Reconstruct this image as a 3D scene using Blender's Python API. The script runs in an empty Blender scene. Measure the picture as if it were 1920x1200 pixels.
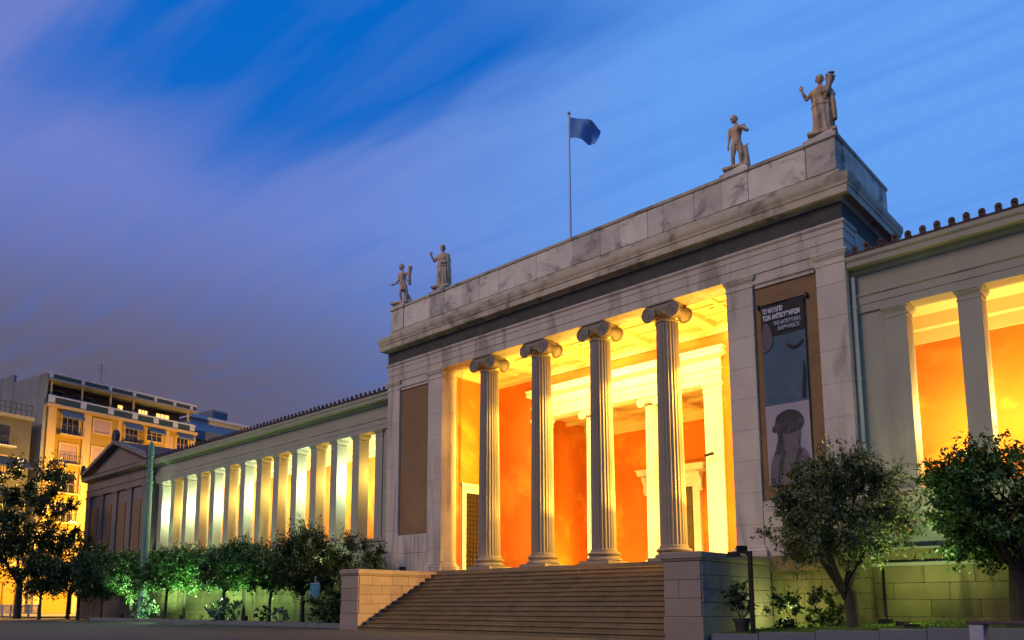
import bpy, bmesh, math, random
import numpy as np
from mathutils import Vector, Matrix

rnd = random.Random(7)
scene = bpy.context.scene
COL = scene.collection
R = math.radians
pi = math.pi

# ------------------------------------------------------------------ camera
cam_d = bpy.data.cameras.new('camera')
cam = bpy.data.objects.new('camera', cam_d)
COL.objects.link(cam)
cam.location = (18.663, -23.179, 0.96)
_yaw, _pitch, _roll = 0.752, 0.140, -0.002
_F = Vector((-math.sin(_yaw) * math.cos(_pitch), math.cos(_yaw) * math.cos(_pitch), math.sin(_pitch)))
_Rt = Vector((math.cos(_yaw), math.sin(_yaw), 0))
_U = _Rt.cross(_F)
_r = _Rt * math.cos(_roll) + _U * math.sin(_roll)
_u = _U * math.cos(_roll) - _Rt * math.sin(_roll)
cam.rotation_euler = Matrix((_r, _u, -_F)).transposed().to_euler()
cam_d.sensor_width = 36
cam_d.lens = 1489.8 / 1920 * 36
cam_d.shift_x = (960 - 948.5) / 1920
cam_d.shift_y = (923.7 - 600) / 1920
cam_d.clip_start = 0.1
cam_d.clip_end = 3000
scene.camera = cam

# ------------------------------------------------------------------ view
scene.view_settings.view_transform = 'Standard'
scene.view_settings.look = 'None'
scene.view_settings.exposure = 0.18
scene.view_settings.gamma = 1
scene.view_settings.use_curve_mapping = False
scene.cycles.use_denoising = True
scene.cycles.max_bounces = 6
scene.cycles.sample_clamp_indirect = 4

# ------------------------------------------------------------------ dusk sky (world)
world = bpy.data.worlds.new('World')
scene.world = world
world.use_nodes = True
wt = world.node_tree
for n in list(wt.nodes):
    wt.nodes.remove(n)


class NT:
    """tiny node-graph writer"""
    def __init__(s, tree):
        s.t = tree

    def node(s, typ, **kw):
        n = s.t.nodes.new(typ)
        for k, v in kw.items():
            setattr(n, k, v)
        return n

    def put(s, sock, v):
        if isinstance(v, bpy.types.NodeSocket):
            s.t.links.new(v, sock)
        elif v is not None:
            if hasattr(sock.default_value, '__len__') and not hasattr(v, '__len__'):
                v = (v,) * len(sock.default_value)
            if hasattr(sock.default_value, '__len__') and len(sock.default_value) == 4 and len(v) == 3:
                v = (*v, 1)
            sock.default_value = v

    def m(s, op, a, b=None, c=None, clamp=False):
        n = s.node('ShaderNodeMath', operation=op, use_clamp=clamp)
        s.put(n.inputs[0], a)
        s.put(n.inputs[1], b)
        s.put(n.inputs[2], c)
        return n.outputs[0]

    def ss(s, x, lo, hi, a=0.0, b=1.0):
        n = s.node('ShaderNodeMapRange', interpolation_type='SMOOTHSTEP')
        s.put(n.inputs[0], x)
        for i, v in enumerate((lo, hi, a, b)):
            s.put(n.inputs[i + 1], v)
        return n.outputs[0]

    def mix(s, f, a, b, mode='MIX'):
        n = s.node('ShaderNodeMix', data_type='RGBA', blend_type=mode)
        s.put(n.inputs[0], f)
        s.put(n.inputs[6], a)
        s.put(n.inputs[7], b)
        return n.outputs[2]

    def noise(s, vec, scale, detail=3, rough=0.5, dist=0.0):
        n = s.node('ShaderNodeTexNoise')
        s.put(n.inputs['Vector'], vec)
        n.inputs['Scale'].default_value = scale
        n.inputs['Detail'].default_value = detail
        n.inputs['Roughness'].default_value = rough
        n.inputs['Distortion'].default_value = dist
        return n.outputs[0]

    def xyz(s, x, y, z):
        n = s.node('ShaderNodeCombineXYZ')
        s.put(n.inputs[0], x)
        s.put(n.inputs[1], y)
        s.put(n.inputs[2], z)
        return n.outputs[0]

    def sep(s, v):
        n = s.node('ShaderNodeSeparateXYZ')
        s.put(n.inputs[0], v)
        return n.outputs


def srgb(r, g, b):
    f = lambda c: (c / 255 / 12.92) if c <= 10 else ((c / 255 + 0.055) / 1.055) ** 2.4
    return (f(r), f(g), f(b))


SUN_AZ, SUN_EL = R(205), R(36)      # last glow of the evening, from the front left of the facade
W = NT(wt)
geo = W.node('ShaderNodeTexCoord')
D = W.sep(geo.outputs['Generated'])
dx, dy, dz = D[0], D[1], D[2]
zz = W.m('MAXIMUM', dz, 0.06)
# cloud sheet: the layer drifts towards the direction 'mot', so its streaks run that way
MOT = (-0.999, -0.044)
pa = W.m('DIVIDE', W.m('ADD', W.m('MULTIPLY', dx, MOT[0]), W.m('MULTIPLY', dy, MOT[1])), zz)
pb = W.m('DIVIDE', W.m('ADD', W.m('MULTIPLY', dx, -MOT[1]), W.m('MULTIPLY', dy, MOT[0])), zz)
pvec = W.xyz(W.m('MULTIPLY', pa, 0.16), pb, 0.0)
n1 = W.noise(pvec, 3.0, 4, 0.55, 0.3)
n2 = W.noise(W.xyz(W.m('MULTIPLY', pa, 0.22), pb, 3.3), 7.0, 3, 0.5, 0.5)
n3 = W.noise(W.xyz(W.m('MULTIPLY', pa, 0.08), pb, 7.7), 13.0, 2, 0.5)
BAND = (-0.80, 0.17)     # the clear lane through the clouds: middle and half width across the drift
wob = W.m('ADD', W.m('MULTIPLY', W.m('SUBTRACT', n1, 0.5), 0.7), W.m('MULTIPLY', W.m('SUBTRACT', n2, 0.5), 0.35))
bb = W.m('ABSOLUTE', W.m('SUBTRACT', W.m('ADD', pb, wob), BAND[0]))
lane = W.ss(bb, BAND[1], BAND[1] + 0.24, 1.0, 0.0)
lane = W.m('MULTIPLY', lane, W.ss(pa, 0.35, 0.9))
lane = W.m('MULTIPLY', lane, W.ss(pa, 1.25, 1.9, 1.0, 0.0))
streak = W.m('MULTIPLY_ADD', W.m('SUBTRACT', n3, 0.5), 0.4, 0.0)
cover = W.m('SUBTRACT', 1.0, lane, clamp=True)
cover = W.m('ADD', cover, W.m('MULTIPLY', W.m('SUBTRACT', n2, 0.50), 0.8), clamp=True)
cover = W.m('ADD', cover, streak, clamp=True)
# colours: pale blue towards the north-east, lilac and mauve city glow towards the west
hl = W.m('SQRT', W.m('ADD', W.m('MULTIPLY', dx, dx), W.m('MULTIPLY', dy, dy)))
west = W.m('DIVIDE', W.m('ADD', W.m('MULTIPLY', dx, -0.90), W.m('MULTIPLY', dy, -0.43)), W.m('MAXIMUM', hl, 0.02))
wf = W.ss(west, -0.05, 0.70)
clear = W.mix(W.ss(dz, 0.25, 0.62), srgb(56, 110, 200), srgb(6, 100, 194))
cloud_hi = W.mix(wf, srgb(98, 156, 234), srgb(106, 124, 196))
cloud_lo = W.mix(wf, srgb(94, 138, 220), srgb(95, 91, 114))
elev = W.ss(dz, 0.25, 0.47)
cloud = W.mix(elev, cloud_lo, cloud_hi)
sky = W.mix(cover, clear, cloud)
hor = W.ss(dz, 0.08, 0.32, 1.0, 0.0)
sky = W.mix(W.m('MULTIPLY', hor, W.m('MULTIPLY_ADD', wf, 0.75, 0.2)), sky, srgb(90, 82, 98))
sky = W.mix(W.ss(dz, -0.05, 0.03, 1.0, 0.0), sky, srgb(40, 34, 40))
bg = W.node('ShaderNodeBackground')
W.put(bg.inputs[0], sky)
bg.inputs[1].default_value = 0.95
out = W.node('ShaderNodeOutputWorld')
wt.links.new(bg.outputs[0], out.inputs[0])

# ------------------------------------------------------------------ evening glow
sun_d = bpy.data.lights.new('evening_glow', 'SUN')
sun_d.energy = 1.3
sun_d.angle = R(25)
sun_d.color = (1.0, 0.69, 0.45)
sun = bpy.data.objects.new('evening_glow', sun_d)
COL.objects.link(sun)
_sd = Vector((math.sin(SUN_AZ) * math.cos(SUN_EL), math.cos(SUN_AZ) * math.cos(SUN_EL), math.sin(SUN_EL)))
sun.rotation_euler = _sd.to_track_quat('Z', 'Y').to_euler()

# ------------------------------------------------------------------ materials
MATS = {}


def mat(name, col, rough=0.8, var=0.12, scale=3.0, stain=None, stain_amt=0.0, stain_scale=1.5, streak=False,
        bump=0.15, bump_scale=30.0, objvar=0.0, metal=0.0, emit=None, emit_str=0.0, trans=0.0):
    """procedural surface: base colour, cloudy variation, stains with a shape of their own, fine relief"""
    if name in MATS:
        return MATS[name]
    m = bpy.data.materials.new(name)
    m.use_nodes = True
    t = NT(m.node_tree)
    b = m.node_tree.nodes['Principled BSDF']
    tc = t.node('ShaderNodeTexCoord')
    P = tc.outputs['Object']
    oi = t.node('ShaderNodeObjectInfo')
    gp = t.node('ShaderNodeNewGeometry').outputs['Position']
    n = t.noise(gp, scale, 5, 0.6)
    f = t.m('MULTIPLY_ADD', t.m('SUBTRACT', n, 0.5), var * 3.0, 1.0)
    if objvar:
        f = t.m('ADD', f, t.m('MULTIPLY', t.m('SUBTRACT', oi.outputs['Random'], 0.5), objvar * 2))
    c = t.mix(1.0, col, t.xyz(f, f, f), 'MULTIPLY')
    if stain is not None:
        if streak:
            s = t.sep(gp)
            vec = t.xyz(s[0], s[1], t.m('MULTIPLY', s[2], 0.12))
        else:
            vec = gp
        sn = t.noise(vec, stain_scale, 6, 0.65, 0.6)
        c = t.mix(t.m('MULTIPLY', t.ss(sn, 0.48, 0.68), stain_amt), c, stain)
    t.put(b.inputs['Base Color'], c)
    rn = t.noise(gp, scale * 4, 3, 0.5)
    t.put(b.inputs['Roughness'], t.m('MULTIPLY_ADD', t.m('SUBTRACT', rn, 0.5), 0.3, rough, clamp=True))
    b.inputs['Metallic'].default_value = metal
    b.inputs['Specular IOR Level'].default_value = 0.35
    if trans:
        b.inputs['Transmission Weight'].default_value = trans
    if bump:
        bn = t.node('ShaderNodeBump')
        bn.inputs['Strength'].default_value = bump
        bn.inputs['Distance'].default_value = 0.02
        t.put(bn.inputs['Height'], t.noise(gp, bump_scale, 4, 0.6))
        t.put(b.inputs['Normal'], bn.outputs[0])
    if emit is not None:
        b.inputs['Emission Color'].default_value = (*emit, 1)
        b.inputs['Emission Strength'].default_value = emit_str
    MATS[name] = m
    return m


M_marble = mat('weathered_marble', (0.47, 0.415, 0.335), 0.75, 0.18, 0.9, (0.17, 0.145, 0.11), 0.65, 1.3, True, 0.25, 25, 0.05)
M_slab = mat('veined_marble_slab', (0.50, 0.455, 0.375), 0.75, 0.30, 1.2, (0.14, 0.135, 0.125), 0.8, 1.1, False, 0.2, 18, 0.24)
M_cornice = mat('stained_cornice_marble', (0.45, 0.395, 0.285), 0.85, 0.22, 1.4, (0.08, 0.075, 0.055), 0.75, 0.8, False, 0.4, 14)
M_frieze = mat('shade_dark_frieze_stone', (0.055, 0.056, 0.05), 0.9, 0.3, 1.1, (0.10, 0.095, 0.075), 0.5, 1.6, False, 0.3, 20)  # the cornice's shade on the frieze is put into this dark colour
M_white = mat('pale_marble', (0.72, 0.69, 0.62), 0.6, 0.08, 1.0, (0.55, 0.47, 0.32), 0.35, 1.1, True, 0.1, 30)
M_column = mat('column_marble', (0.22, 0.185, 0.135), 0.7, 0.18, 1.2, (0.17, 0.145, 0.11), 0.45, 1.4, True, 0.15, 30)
M_orange = mat('terracotta_plaster', (0.56, 0.155, 0.014), 0.85, 0.24, 0.6, (0.70, 0.30, 0.035), 0.8, 0.5, False, 0.12, 20)
M_brown = mat('ochre_plaster', (0.21, 0.125, 0.058), 0.9, 0.12, 0.6, (0.12, 0.065, 0.035), 0.4, 0.6, False, 0.15, 25)
M_ceil = mat('painted_ceiling', (0.72, 0.56, 0.29), 0.8, 0.08, 1.0, None, 0, 1, False, 0.05, 20)
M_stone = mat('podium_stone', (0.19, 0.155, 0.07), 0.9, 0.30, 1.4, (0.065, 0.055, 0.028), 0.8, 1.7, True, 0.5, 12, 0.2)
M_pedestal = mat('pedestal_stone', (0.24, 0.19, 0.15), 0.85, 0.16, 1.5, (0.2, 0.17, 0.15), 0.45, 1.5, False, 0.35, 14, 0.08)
M_joint = mat('joint_mortar', (0.09, 0.08, 0.06), 0.95, 0.2, 4, None, 0, 1, False, 0.2, 30)
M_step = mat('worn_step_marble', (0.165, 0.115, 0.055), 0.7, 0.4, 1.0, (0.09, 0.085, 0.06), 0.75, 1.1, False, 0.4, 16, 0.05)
M_pav = mat('unlit_tone_pavilion_stone', (0.19, 0.15, 0.125), 0.9, 0.15, 0.7, (0.07, 0.055, 0.05), 0.4, 0.8, True, 0.1, 25)  # darkened in its colour because the pavilion stands unlit
M_wing = mat('wing_plaster', (0.29, 0.285, 0.22), 0.85, 0.1, 0.7, (0.25, 0.25, 0.21), 0.3, 1.0, True, 0.1, 25)
M_pier = mat('pier_stone', (0.27, 0.26, 0.205), 0.75, 0.1, 0.9, (0.32, 0.29, 0.22), 0.3, 1.2, True, 0.12, 25)
M_tile = mat('dark_clay_tile', (0.075, 0.042, 0.034), 0.85, 0.3, 3.0, (0.05, 0.04, 0.035), 0.5, 2.0, False, 0.3, 20, 0.25)
M_statue = mat('terracotta_statue', (0.52, 0.36, 0.22), 0.8, 0.25, 2.2, (0.12, 0.08, 0.05), 0.85, 4.5, True, 0.35, 16)
M_dark = mat('dark_metal', (0.018, 0.018, 0.02), 0.5, 0.1, 5, None, 0, 1, False, 0.05, 40, 0, 0.6)
M_pole = mat('painted_pole', (0.35, 0.38, 0.42), 0.45, 0.08, 4, None, 0, 1, False, 0.05, 40, 0, 0.3)
M_bark = mat('bark', (0.04, 0.034, 0.024), 0.95, 0.35, 6, None, 0, 1, False, 0.8, 12)
M_asphalt = mat('plaza_paving', (0.04, 0.039, 0.034), 0.85, 0.2, 0.5, (0.026, 0.026, 0.024), 0.5, 0.35, False, 0.25, 22)
M_kerb = mat('kerb_stone', (0.13, 0.14, 0.145), 0.8, 0.18, 2.0, (0.1, 0.1, 0.1), 0.4, 2.0, False, 0.3, 15)
M_soil = mat('garden_soil', (0.05, 0.042, 0.03), 0.95, 0.35, 3, None, 0, 1, False, 0.7, 10)
M_glass = mat('dark_glass', (0.02, 0.022, 0.025), 0.12, 0.05, 2, None, 0, 1, False, 0.02, 5)
M_door = mat('dark_wood_door', (0.10, 0.075, 0.035), 0.6, 0.2, 2, None, 0, 1, False, 0.2, 30)
M_bronze = mat('bronze_lattice', (0.11, 0.055, 0.03), 0.5, 0.2, 4, None, 0, 1, False, 0.1, 30, 0, 0.5)


def leaf_mat(name, c1, c2, rough=0.45):
    m = bpy.data.materials.new(name)
    m.use_nodes = True
    t = NT(m.node_tree)
    b = m.node_tree.nodes['Principled BSDF']
    g = t.node('ShaderNodeNewGeometry')
    rn = g.outputs['Random Per Island']
    c = t.mix(rn, c1, c2)
    n = t.noise(g.outputs['Position'], 0.9, 3, 0.6)
    f = t.m('MULTIPLY_ADD', n, 1.1, 0.45)
    c = t.mix(1.0, c, t.xyz(f, f, f), 'MULTIPLY')
    t.put(b.inputs['Base Color'], c)
    b.inputs['Roughness'].default_value = rough
    b.inputs['Specular IOR Level'].default_value = 0.4
    b.inputs['Subsurface Weight'].default_value = 0.0
    return m


M_leaf_orange = leaf_mat('orange_tree_leaf', (0.018, 0.068, 0.009), (0.055, 0.125, 0.018))
M_leaf_olive = leaf_mat('olive_leaf', (0.05, 0.078, 0.024), (0.12, 0.15, 0.055))
M_leaf_dark = leaf_mat('dark_leaf', (0.014, 0.042, 0.008), (0.04, 0.075, 0.015))
M_leaf_pale = leaf_mat('pale_shrub_leaf', (0.09, 0.15, 0.08), (0.2, 0.28, 0.17))
M_grass = leaf_mat('lawn_grass', (0.06, 0.12, 0.015), (0.11, 0.17, 0.03), 0.7)

# ------------------------------------------------------------------ mesh helpers


def link(o, parent=None):
    COL.objects.link(o)
    if parent is not None:
        o.parent = parent
    return o


def tag(o, label=None, cat=None, group=None, kind=None):
    for k, v in (('label', label), ('category', cat), ('group', group), ('kind', kind)):
        if v:
            o[k] = v
    return o


def empty(name, loc=(0, 0, 0), rz=0.0, parent=None):
    o = bpy.data.objects.new(name, None)
    o.empty_display_size = 0.3
    o.location = loc
    o.rotation_euler = (0, 0, rz)
    return link(o, parent)


class MB:
    """collects primitive shapes and builds them as one mesh object"""
    def __init__(s):
        s.bm = bmesh.new()

    def box(s, x0, x1, y0, y1, z0, z1, taper=None):
        bm = s.bm
        cs = [(x0, y0, z0), (x1, y0, z0), (x1, y1, z0), (x0, y1, z0), (x0, y0, z1), (x1, y0, z1), (x1, y1, z1), (x0, y1, z1)]
        v = [bm.verts.new(c) for c in cs]
        for f in ((0, 3, 2, 1), (4, 5, 6, 7), (0, 1, 5, 4), (1, 2, 6, 5), (2, 3, 7, 6), (3, 0, 4, 7)):
            bm.faces.new([v[i] for i in f])
        return s

    def prism(s, prof, axis, a, b, mitre=None):
        """closed profile extruded along an axis. axis 'x': profile = (y,z); 'y': profile = (x,z); 'z': (x,y)."""
        bm = s.bm

        def P(p, t):
            return {'x': (t, p[0], p[1]), 'y': (p[0], t, p[1]), 'z': (p[0], p[1], t)}[axis]
        va = [bm.verts.new(P(p, a)) for p in prof]
        vb = [bm.verts.new(P(p, b)) for p in prof]
        n = len(prof)
        for i in range(n):
            bm.faces.new([va[i], va[(i + 1) % n], vb[(i + 1) % n], vb[i]])
        bm.faces.new(va)
        bm.faces.new(vb[::-1])
        return s

    def ring(s, prof, x0, x1, y0, y1, sides='flrb'):
        """moulding that runs round a rectangle: profile of (offset outwards, z); mitred corners, closed top and bottom"""
        bm = s.bm
        loops = []
        for off, z in prof:
            loops.append([bm.verts.new(c) for c in ((x0 - off, y0 - off, z), (x1 + off, y0 - off, z), (x1 + off, y1 + off, z), (x0 - off, y1 + off, z))])
        for a, b in zip(loops, loops[1:]):
            for i in range(4):
                bm.faces.new([a[i], a[(i + 1) % 4], b[(i + 1) % 4], b[i]])
        bm.faces.new(loops[0][::-1])
        bm.faces.new(loops[-1])
        return s

    def lathe(s, prof, seg=24, c=(0, 0, 0), flute=None, cap=True):
        bm = s.bm
        loops = []
        for r, z in prof:
            lp = []
            for i in range(seg):
                a = 2 * pi * i / seg
                rr = r if flute is None else flute(r, z, i)
                lp.append(bm.verts.new((c[0] + rr * math.cos(a), c[1] + rr * math.sin(a), c[2] + z)))
            loops.append(lp)
        for a, b in zip(loops, loops[1:]):
            for i in range(seg):
                bm.faces.new([a[i], a[(i + 1) % seg], b[(i + 1) % seg], b[i]])
        if cap:
            bm.faces.new(loops[0][::-1])
            bm.faces.new(loops[-1])
        return s

    def tube(s, pts, rad, seg=8, cap=True):
        bm = s.bm
        pts = [Vector(p) for p in pts]
        if not hasattr(rad, '__len__'):
            rad = [rad] * len(pts)
        prev = None
        side = None
        first = None
        for i, p in enumerate(pts):
            d = (pts[min(i + 1, len(pts) - 1)] - pts[max(i - 1, 0)]).normalized()
            if side is None:
                side = d.orthogonal().normalized()
            side = (side - d * side.dot(d)).normalized()
            up = d.cross(side)
            lp = [bm.verts.new(p + (side * math.cos(2 * pi * k / seg) + up * math.sin(2 * pi * k / seg)) * rad[i]) for k in range(seg)]
            if prev:
                for k in range(seg):
                    bm.faces.new([prev[k], prev[(k + 1) % seg], lp[(k + 1) % seg], lp[k]])
            else:
                first = lp
            prev = lp
        if cap:
            bm.faces.new(first[::-1])
            bm.faces.new(prev)
        return s

    def mesh(s, name, smooth=False, bevel=0.0):
        bmesh.ops.recalc_face_normals(s.bm, faces=s.bm.faces)
        if bevel:
            bmesh.ops.bevel(s.bm, geom=[e for e in s.bm.edges if e.calc_face_angle(0) > 0.5], offset=bevel, segments=1, affect='EDGES')
        me = bpy.data.meshes.new(name)
        s.bm.to_mesh(me)
        s.bm.free()
        if smooth:
            me.shade_smooth()
            me.set_sharp_from_angle(angle=R(38))
        return me

    def build(s, name, m, parent=None, smooth=False, bevel=0.0, loc=None):
        me = s.mesh(name, smooth, bevel)
        me.materials.append(m)
        o = bpy.data.objects.new(name, me)
        if loc is not None:
            o.location = loc
        return link(o, parent)


def inst(name, me, loc, parent=None, rz=0.0, scale=(1, 1, 1)):
    o = bpy.data.objects.new(name, me)
    o.location = loc
    o.rotation_euler = (0, 0, rz)
    o.scale = scale
    return link(o, parent)


def mesh_of(mb, name, m, **kw):
    me = mb.mesh(name, **kw)
    me.materials.append(m)
    return me


# a dressed stone block, unit sized, soft arrises; scaled for each use
def block_mesh(m, name):
    return mesh_of(MB().box(-0.5, 0.5, -0.5, 0.5, -0.5, 0.5), name, m, bevel=0.03)


ME_block = {}


def stone_courses(parent, a0, a1, z0, z1, face, axis, m, course=0.42, length=0.95, sign=-1, depth=0.10, name='stone_block', seed=1):
    """blocks laid in courses on a face; axis 'x': the wall runs along x at y=face; axis 'y': along y at x=face. sign = outward side"""
    r = random.Random(seed)
    if m.name not in ME_block:
        ME_block[m.name] = block_mesh(m, name)
    me = ME_block[m.name]
    nz = max(1, round((z1 - z0) / course))
    h = (z1 - z0) / nz
    g = 0.012
    for k in range(nz):
        n = max(1, round((a1 - a0) / length))
        L = (a1 - a0) / n
        edges = [a0] + [a0 + L * (i + (0.5 if k % 2 else 0.0) + r.uniform(-0.12, 0.12)) for i in range(0 if k % 2 else 1, n)] + [a1]
        for p, q in zip(edges, edges[1:]):
            if q - p < 0.08:
                continue
            zc = z0 + h * (k + 0.5)
            pr = r.uniform(0.0, 0.012)
            cc = face + sign * (pr - depth / 2 + 0.02)
            if axis == 'x':
                inst(name, me, ((p + q) / 2, cc, zc), parent, 0, (q - p - g, depth, h - g))
            else:
                inst(name, me, (cc, (p + q) / 2, zc), parent, 0, (depth, q - p - g, h - g))

# ================================================================== SETTING: ground
gb = MB()
gb.box(-400, 400, -300, 500, -0.6, 0.0)
plaza = tag(gb.build('plaza_ground', M_asphalt), kind='structure')

# ================================================================== THE MUSEUM
museum = empty('museum_building', (0, 0, 0))
tag(museum, 'long neoclassical museum with lit four-column Ionic porch and pillared wings', 'museum')

A1, A2, A3, A4 = 6.91, 7.82, 9.86, 10.73       # anta edges from the axis
ZS, ZA, ZAT, ZF = 2.39, 11.44, 12.34, 13.02    # stylobate, architrave soffit and top, frieze top
ZC, ZP = 13.62, 15.20                          # cornice top, parapet top
XP1, XP2, YP = 6.90, 8.03, -4.28               # stair cheek walls
CX = (-4.388, -1.463, 1.463, 4.388)
YC = 0.45
YB = 3.70                                      # porch back wall
YV = 8.0                                       # vestibule back wall

# ---- steps
NST = 15
rise = ZS / NST
run = 0.288
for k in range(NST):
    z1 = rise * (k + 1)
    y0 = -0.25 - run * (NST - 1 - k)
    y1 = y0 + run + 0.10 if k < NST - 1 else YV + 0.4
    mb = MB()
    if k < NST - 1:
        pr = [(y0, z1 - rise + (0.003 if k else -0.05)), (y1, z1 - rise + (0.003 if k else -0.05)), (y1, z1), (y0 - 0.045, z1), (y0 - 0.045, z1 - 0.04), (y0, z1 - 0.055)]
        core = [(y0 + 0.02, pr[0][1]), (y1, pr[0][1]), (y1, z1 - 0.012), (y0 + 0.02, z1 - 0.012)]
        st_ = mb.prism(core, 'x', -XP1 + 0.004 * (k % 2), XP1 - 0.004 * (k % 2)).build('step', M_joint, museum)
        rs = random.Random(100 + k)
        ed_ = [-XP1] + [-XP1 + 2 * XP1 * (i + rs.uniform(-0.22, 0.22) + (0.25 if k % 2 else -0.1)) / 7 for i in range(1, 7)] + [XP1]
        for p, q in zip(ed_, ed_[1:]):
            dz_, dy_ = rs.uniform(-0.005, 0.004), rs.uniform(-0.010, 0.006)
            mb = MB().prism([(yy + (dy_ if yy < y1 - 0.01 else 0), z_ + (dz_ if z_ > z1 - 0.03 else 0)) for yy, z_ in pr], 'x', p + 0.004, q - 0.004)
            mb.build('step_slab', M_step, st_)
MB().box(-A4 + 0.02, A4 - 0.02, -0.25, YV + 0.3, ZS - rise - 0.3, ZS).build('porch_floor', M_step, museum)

# ---- stair cheek walls (pedestals)
for s in (-1, 1):
    xa, xb = sorted((s * XP1, s * XP2))
    ped = MB().box(xa + 0.05, xb - 0.05, YP + 0.05, 0.30, -0.05, 2.12).build('stair_pedestal', M_joint, museum)
    MB().ring([(0.0, 2.10), (0.03, 2.12), (0.05, 2.17), (0.075, 2.19), (0.075, 2.34), (0.0, 2.36)], xa, xb, YP, -0.13).build('coping', M_pedestal, ped)
    MB().ring([(0.03, -0.05), (0.03, 0.60), (0.0, 0.63)], xa + 0.003, xb - 0.003, YP + 0.003, -0.14).build('plinth', M_pedestal, ped)
    # faces laid in courses
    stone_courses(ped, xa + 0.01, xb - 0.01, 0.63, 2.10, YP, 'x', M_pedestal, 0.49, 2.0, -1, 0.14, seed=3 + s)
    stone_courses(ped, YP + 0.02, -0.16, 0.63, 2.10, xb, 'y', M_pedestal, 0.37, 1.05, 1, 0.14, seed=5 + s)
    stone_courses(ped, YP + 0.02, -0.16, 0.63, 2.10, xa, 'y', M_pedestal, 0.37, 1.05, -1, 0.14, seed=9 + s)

# ---- podium below the antae
for s in (-1, 1):
    xa, xb = sorted((s * (XP2 - 0.10), s * (A4 + 0.16)))
    pod = MB().box(xa + 0.05, xb - 0.05, 0.0, 0.9, -0.05, 2.28).build('podium_wall', M_joint, museum)
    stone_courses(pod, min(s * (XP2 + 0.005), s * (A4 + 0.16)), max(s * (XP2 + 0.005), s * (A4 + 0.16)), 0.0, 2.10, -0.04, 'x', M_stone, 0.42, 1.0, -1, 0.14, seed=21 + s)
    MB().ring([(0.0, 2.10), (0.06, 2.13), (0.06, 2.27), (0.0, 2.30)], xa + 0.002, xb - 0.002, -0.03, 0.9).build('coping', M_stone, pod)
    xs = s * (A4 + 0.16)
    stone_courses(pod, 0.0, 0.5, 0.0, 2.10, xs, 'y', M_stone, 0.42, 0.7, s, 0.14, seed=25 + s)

# ---- antae (square end pillars of the porch)


ME_drum = {}


def anta(x0, x1, y0, y1, z0, z1, m, capm, parent, name='anta', base=True, cap_h=0.42, base_h=0.36, wide=0.09):
    a = MB().box(x0 + 0.012, x1 - 0.012, y0 + 0.012, y1 - 0.012, z0, z1).build(name, m, parent)
    nb_ = max(3, round((z1 - z0) / 0.98))
    hb = (z1 - z0) / nb_
    if m.name not in ME_drum:
        ME_drum[m.name] = mesh_of(MB().box(-0.5, 0.5, -0.5, 0.5, -0.5, 0.5), 'stone_block', m, bevel=0.008)
    for k in range(nb_):
        inst('stone_block', ME_drum[m.name], ((x0 + x1) / 2, (y0 + y1) / 2, z0 + hb * (k + 0.5)), a, 0, (x1 - x0, y1 - y0, hb - 0.004))
    MB().ring([(0.0, z1 - cap_h), (0.02, z1 - cap_h + 0.02), (0.02, z1 - cap_h + 0.07), (0.004, z1 - cap_h + 0.09), (0.004, z1 - cap_h * 0.55),
               (wide * 0.5, z1 - cap_h * 0.38), (wide * 0.75, z1 - cap_h * 0.3), (wide * 0.75, z1 - cap_h * 0.2), (wide, z1 - cap_h * 0.16), (wide, z1 - 0.003), (0.0, z1 - 0.003)],
              x0 - 0.003, x1 + 0.003, y0 - 0.003, y1 + 0.003).build('capital', capm, a)
    if base:
        MB().ring([(0.13, z0 + 0.002), (0.13, z0 + 0.13), (0.11, z0 + 0.15), (0.12, z0 + 0.19), (0.10, z0 + 0.24), (0.05, z0 + 0.27), (0.06, z0 + 0.31), (0.03, z0 + base_h - 0.02), (0.0, z0 + base_h)],
                  x0 - 0.003, x1 + 0.003, y0 - 0.003, y1 + 0.003).build('base', m, a)
    return a


for s in (-1, 1):
    xa, xb = sorted((s * A1, s * A2))
    anta(xa, xb, 0.0, 0.92, ZS, ZA, M_marble, M_marble, museum)
    xa, xb = sorted((s * A3, s * A4))
    anta(xa, xb, 0.0, 0.92, 2.30, ZA, M_marble, M_marble, museum, base=False)
    xa, xb = sorted((s * (A2 + 0.003), s * (A3 - 0.003)))
    # recessed plaster panel between the two antae, with its stone foot and head
    MB().box(xa, xb, 0.10, 0.8, 4.12, 10.96).build('plaster_panel', M_brown, museum)
    foot = MB().box(xa, xb, 0.10, 0.8, 2.30, 4.117).build('panel_foot', M_joint, museum)
    stone_courses(foot, xa, xb, 2.42, 4.11, 0.06, 'x', M_marble, 0.85, 1.0, -1, 0.1, seed=33 + s)
    MB().box(xa, xb, -0.02, 0.8, 2.31, 2.42).build('panel_ledge', M_marble, museum)
    MB().ring([(0.0, 10.963), (0.0, 11.05), (0.05, 11.10), (0.05, 11.22), (0.02, 11.24), (0.02, 11.437)], xa + 0.06, xb - 0.06, 0.05, 0.7).build('panel_head', M_marble, museum)

# ---- the four Ionic columns
NFL = 24
SUB = 4


def flute(r, z, i):
    k = i % SUB
    return r * (1.0 - (0.0, 0.055, 0.075, 0.055)[k])


H0 = ZS
shaft_z0, shaft_z1 = 0.47, ZA - ZS - 0.60
RB, RT = 0.46, 0.385


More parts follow.
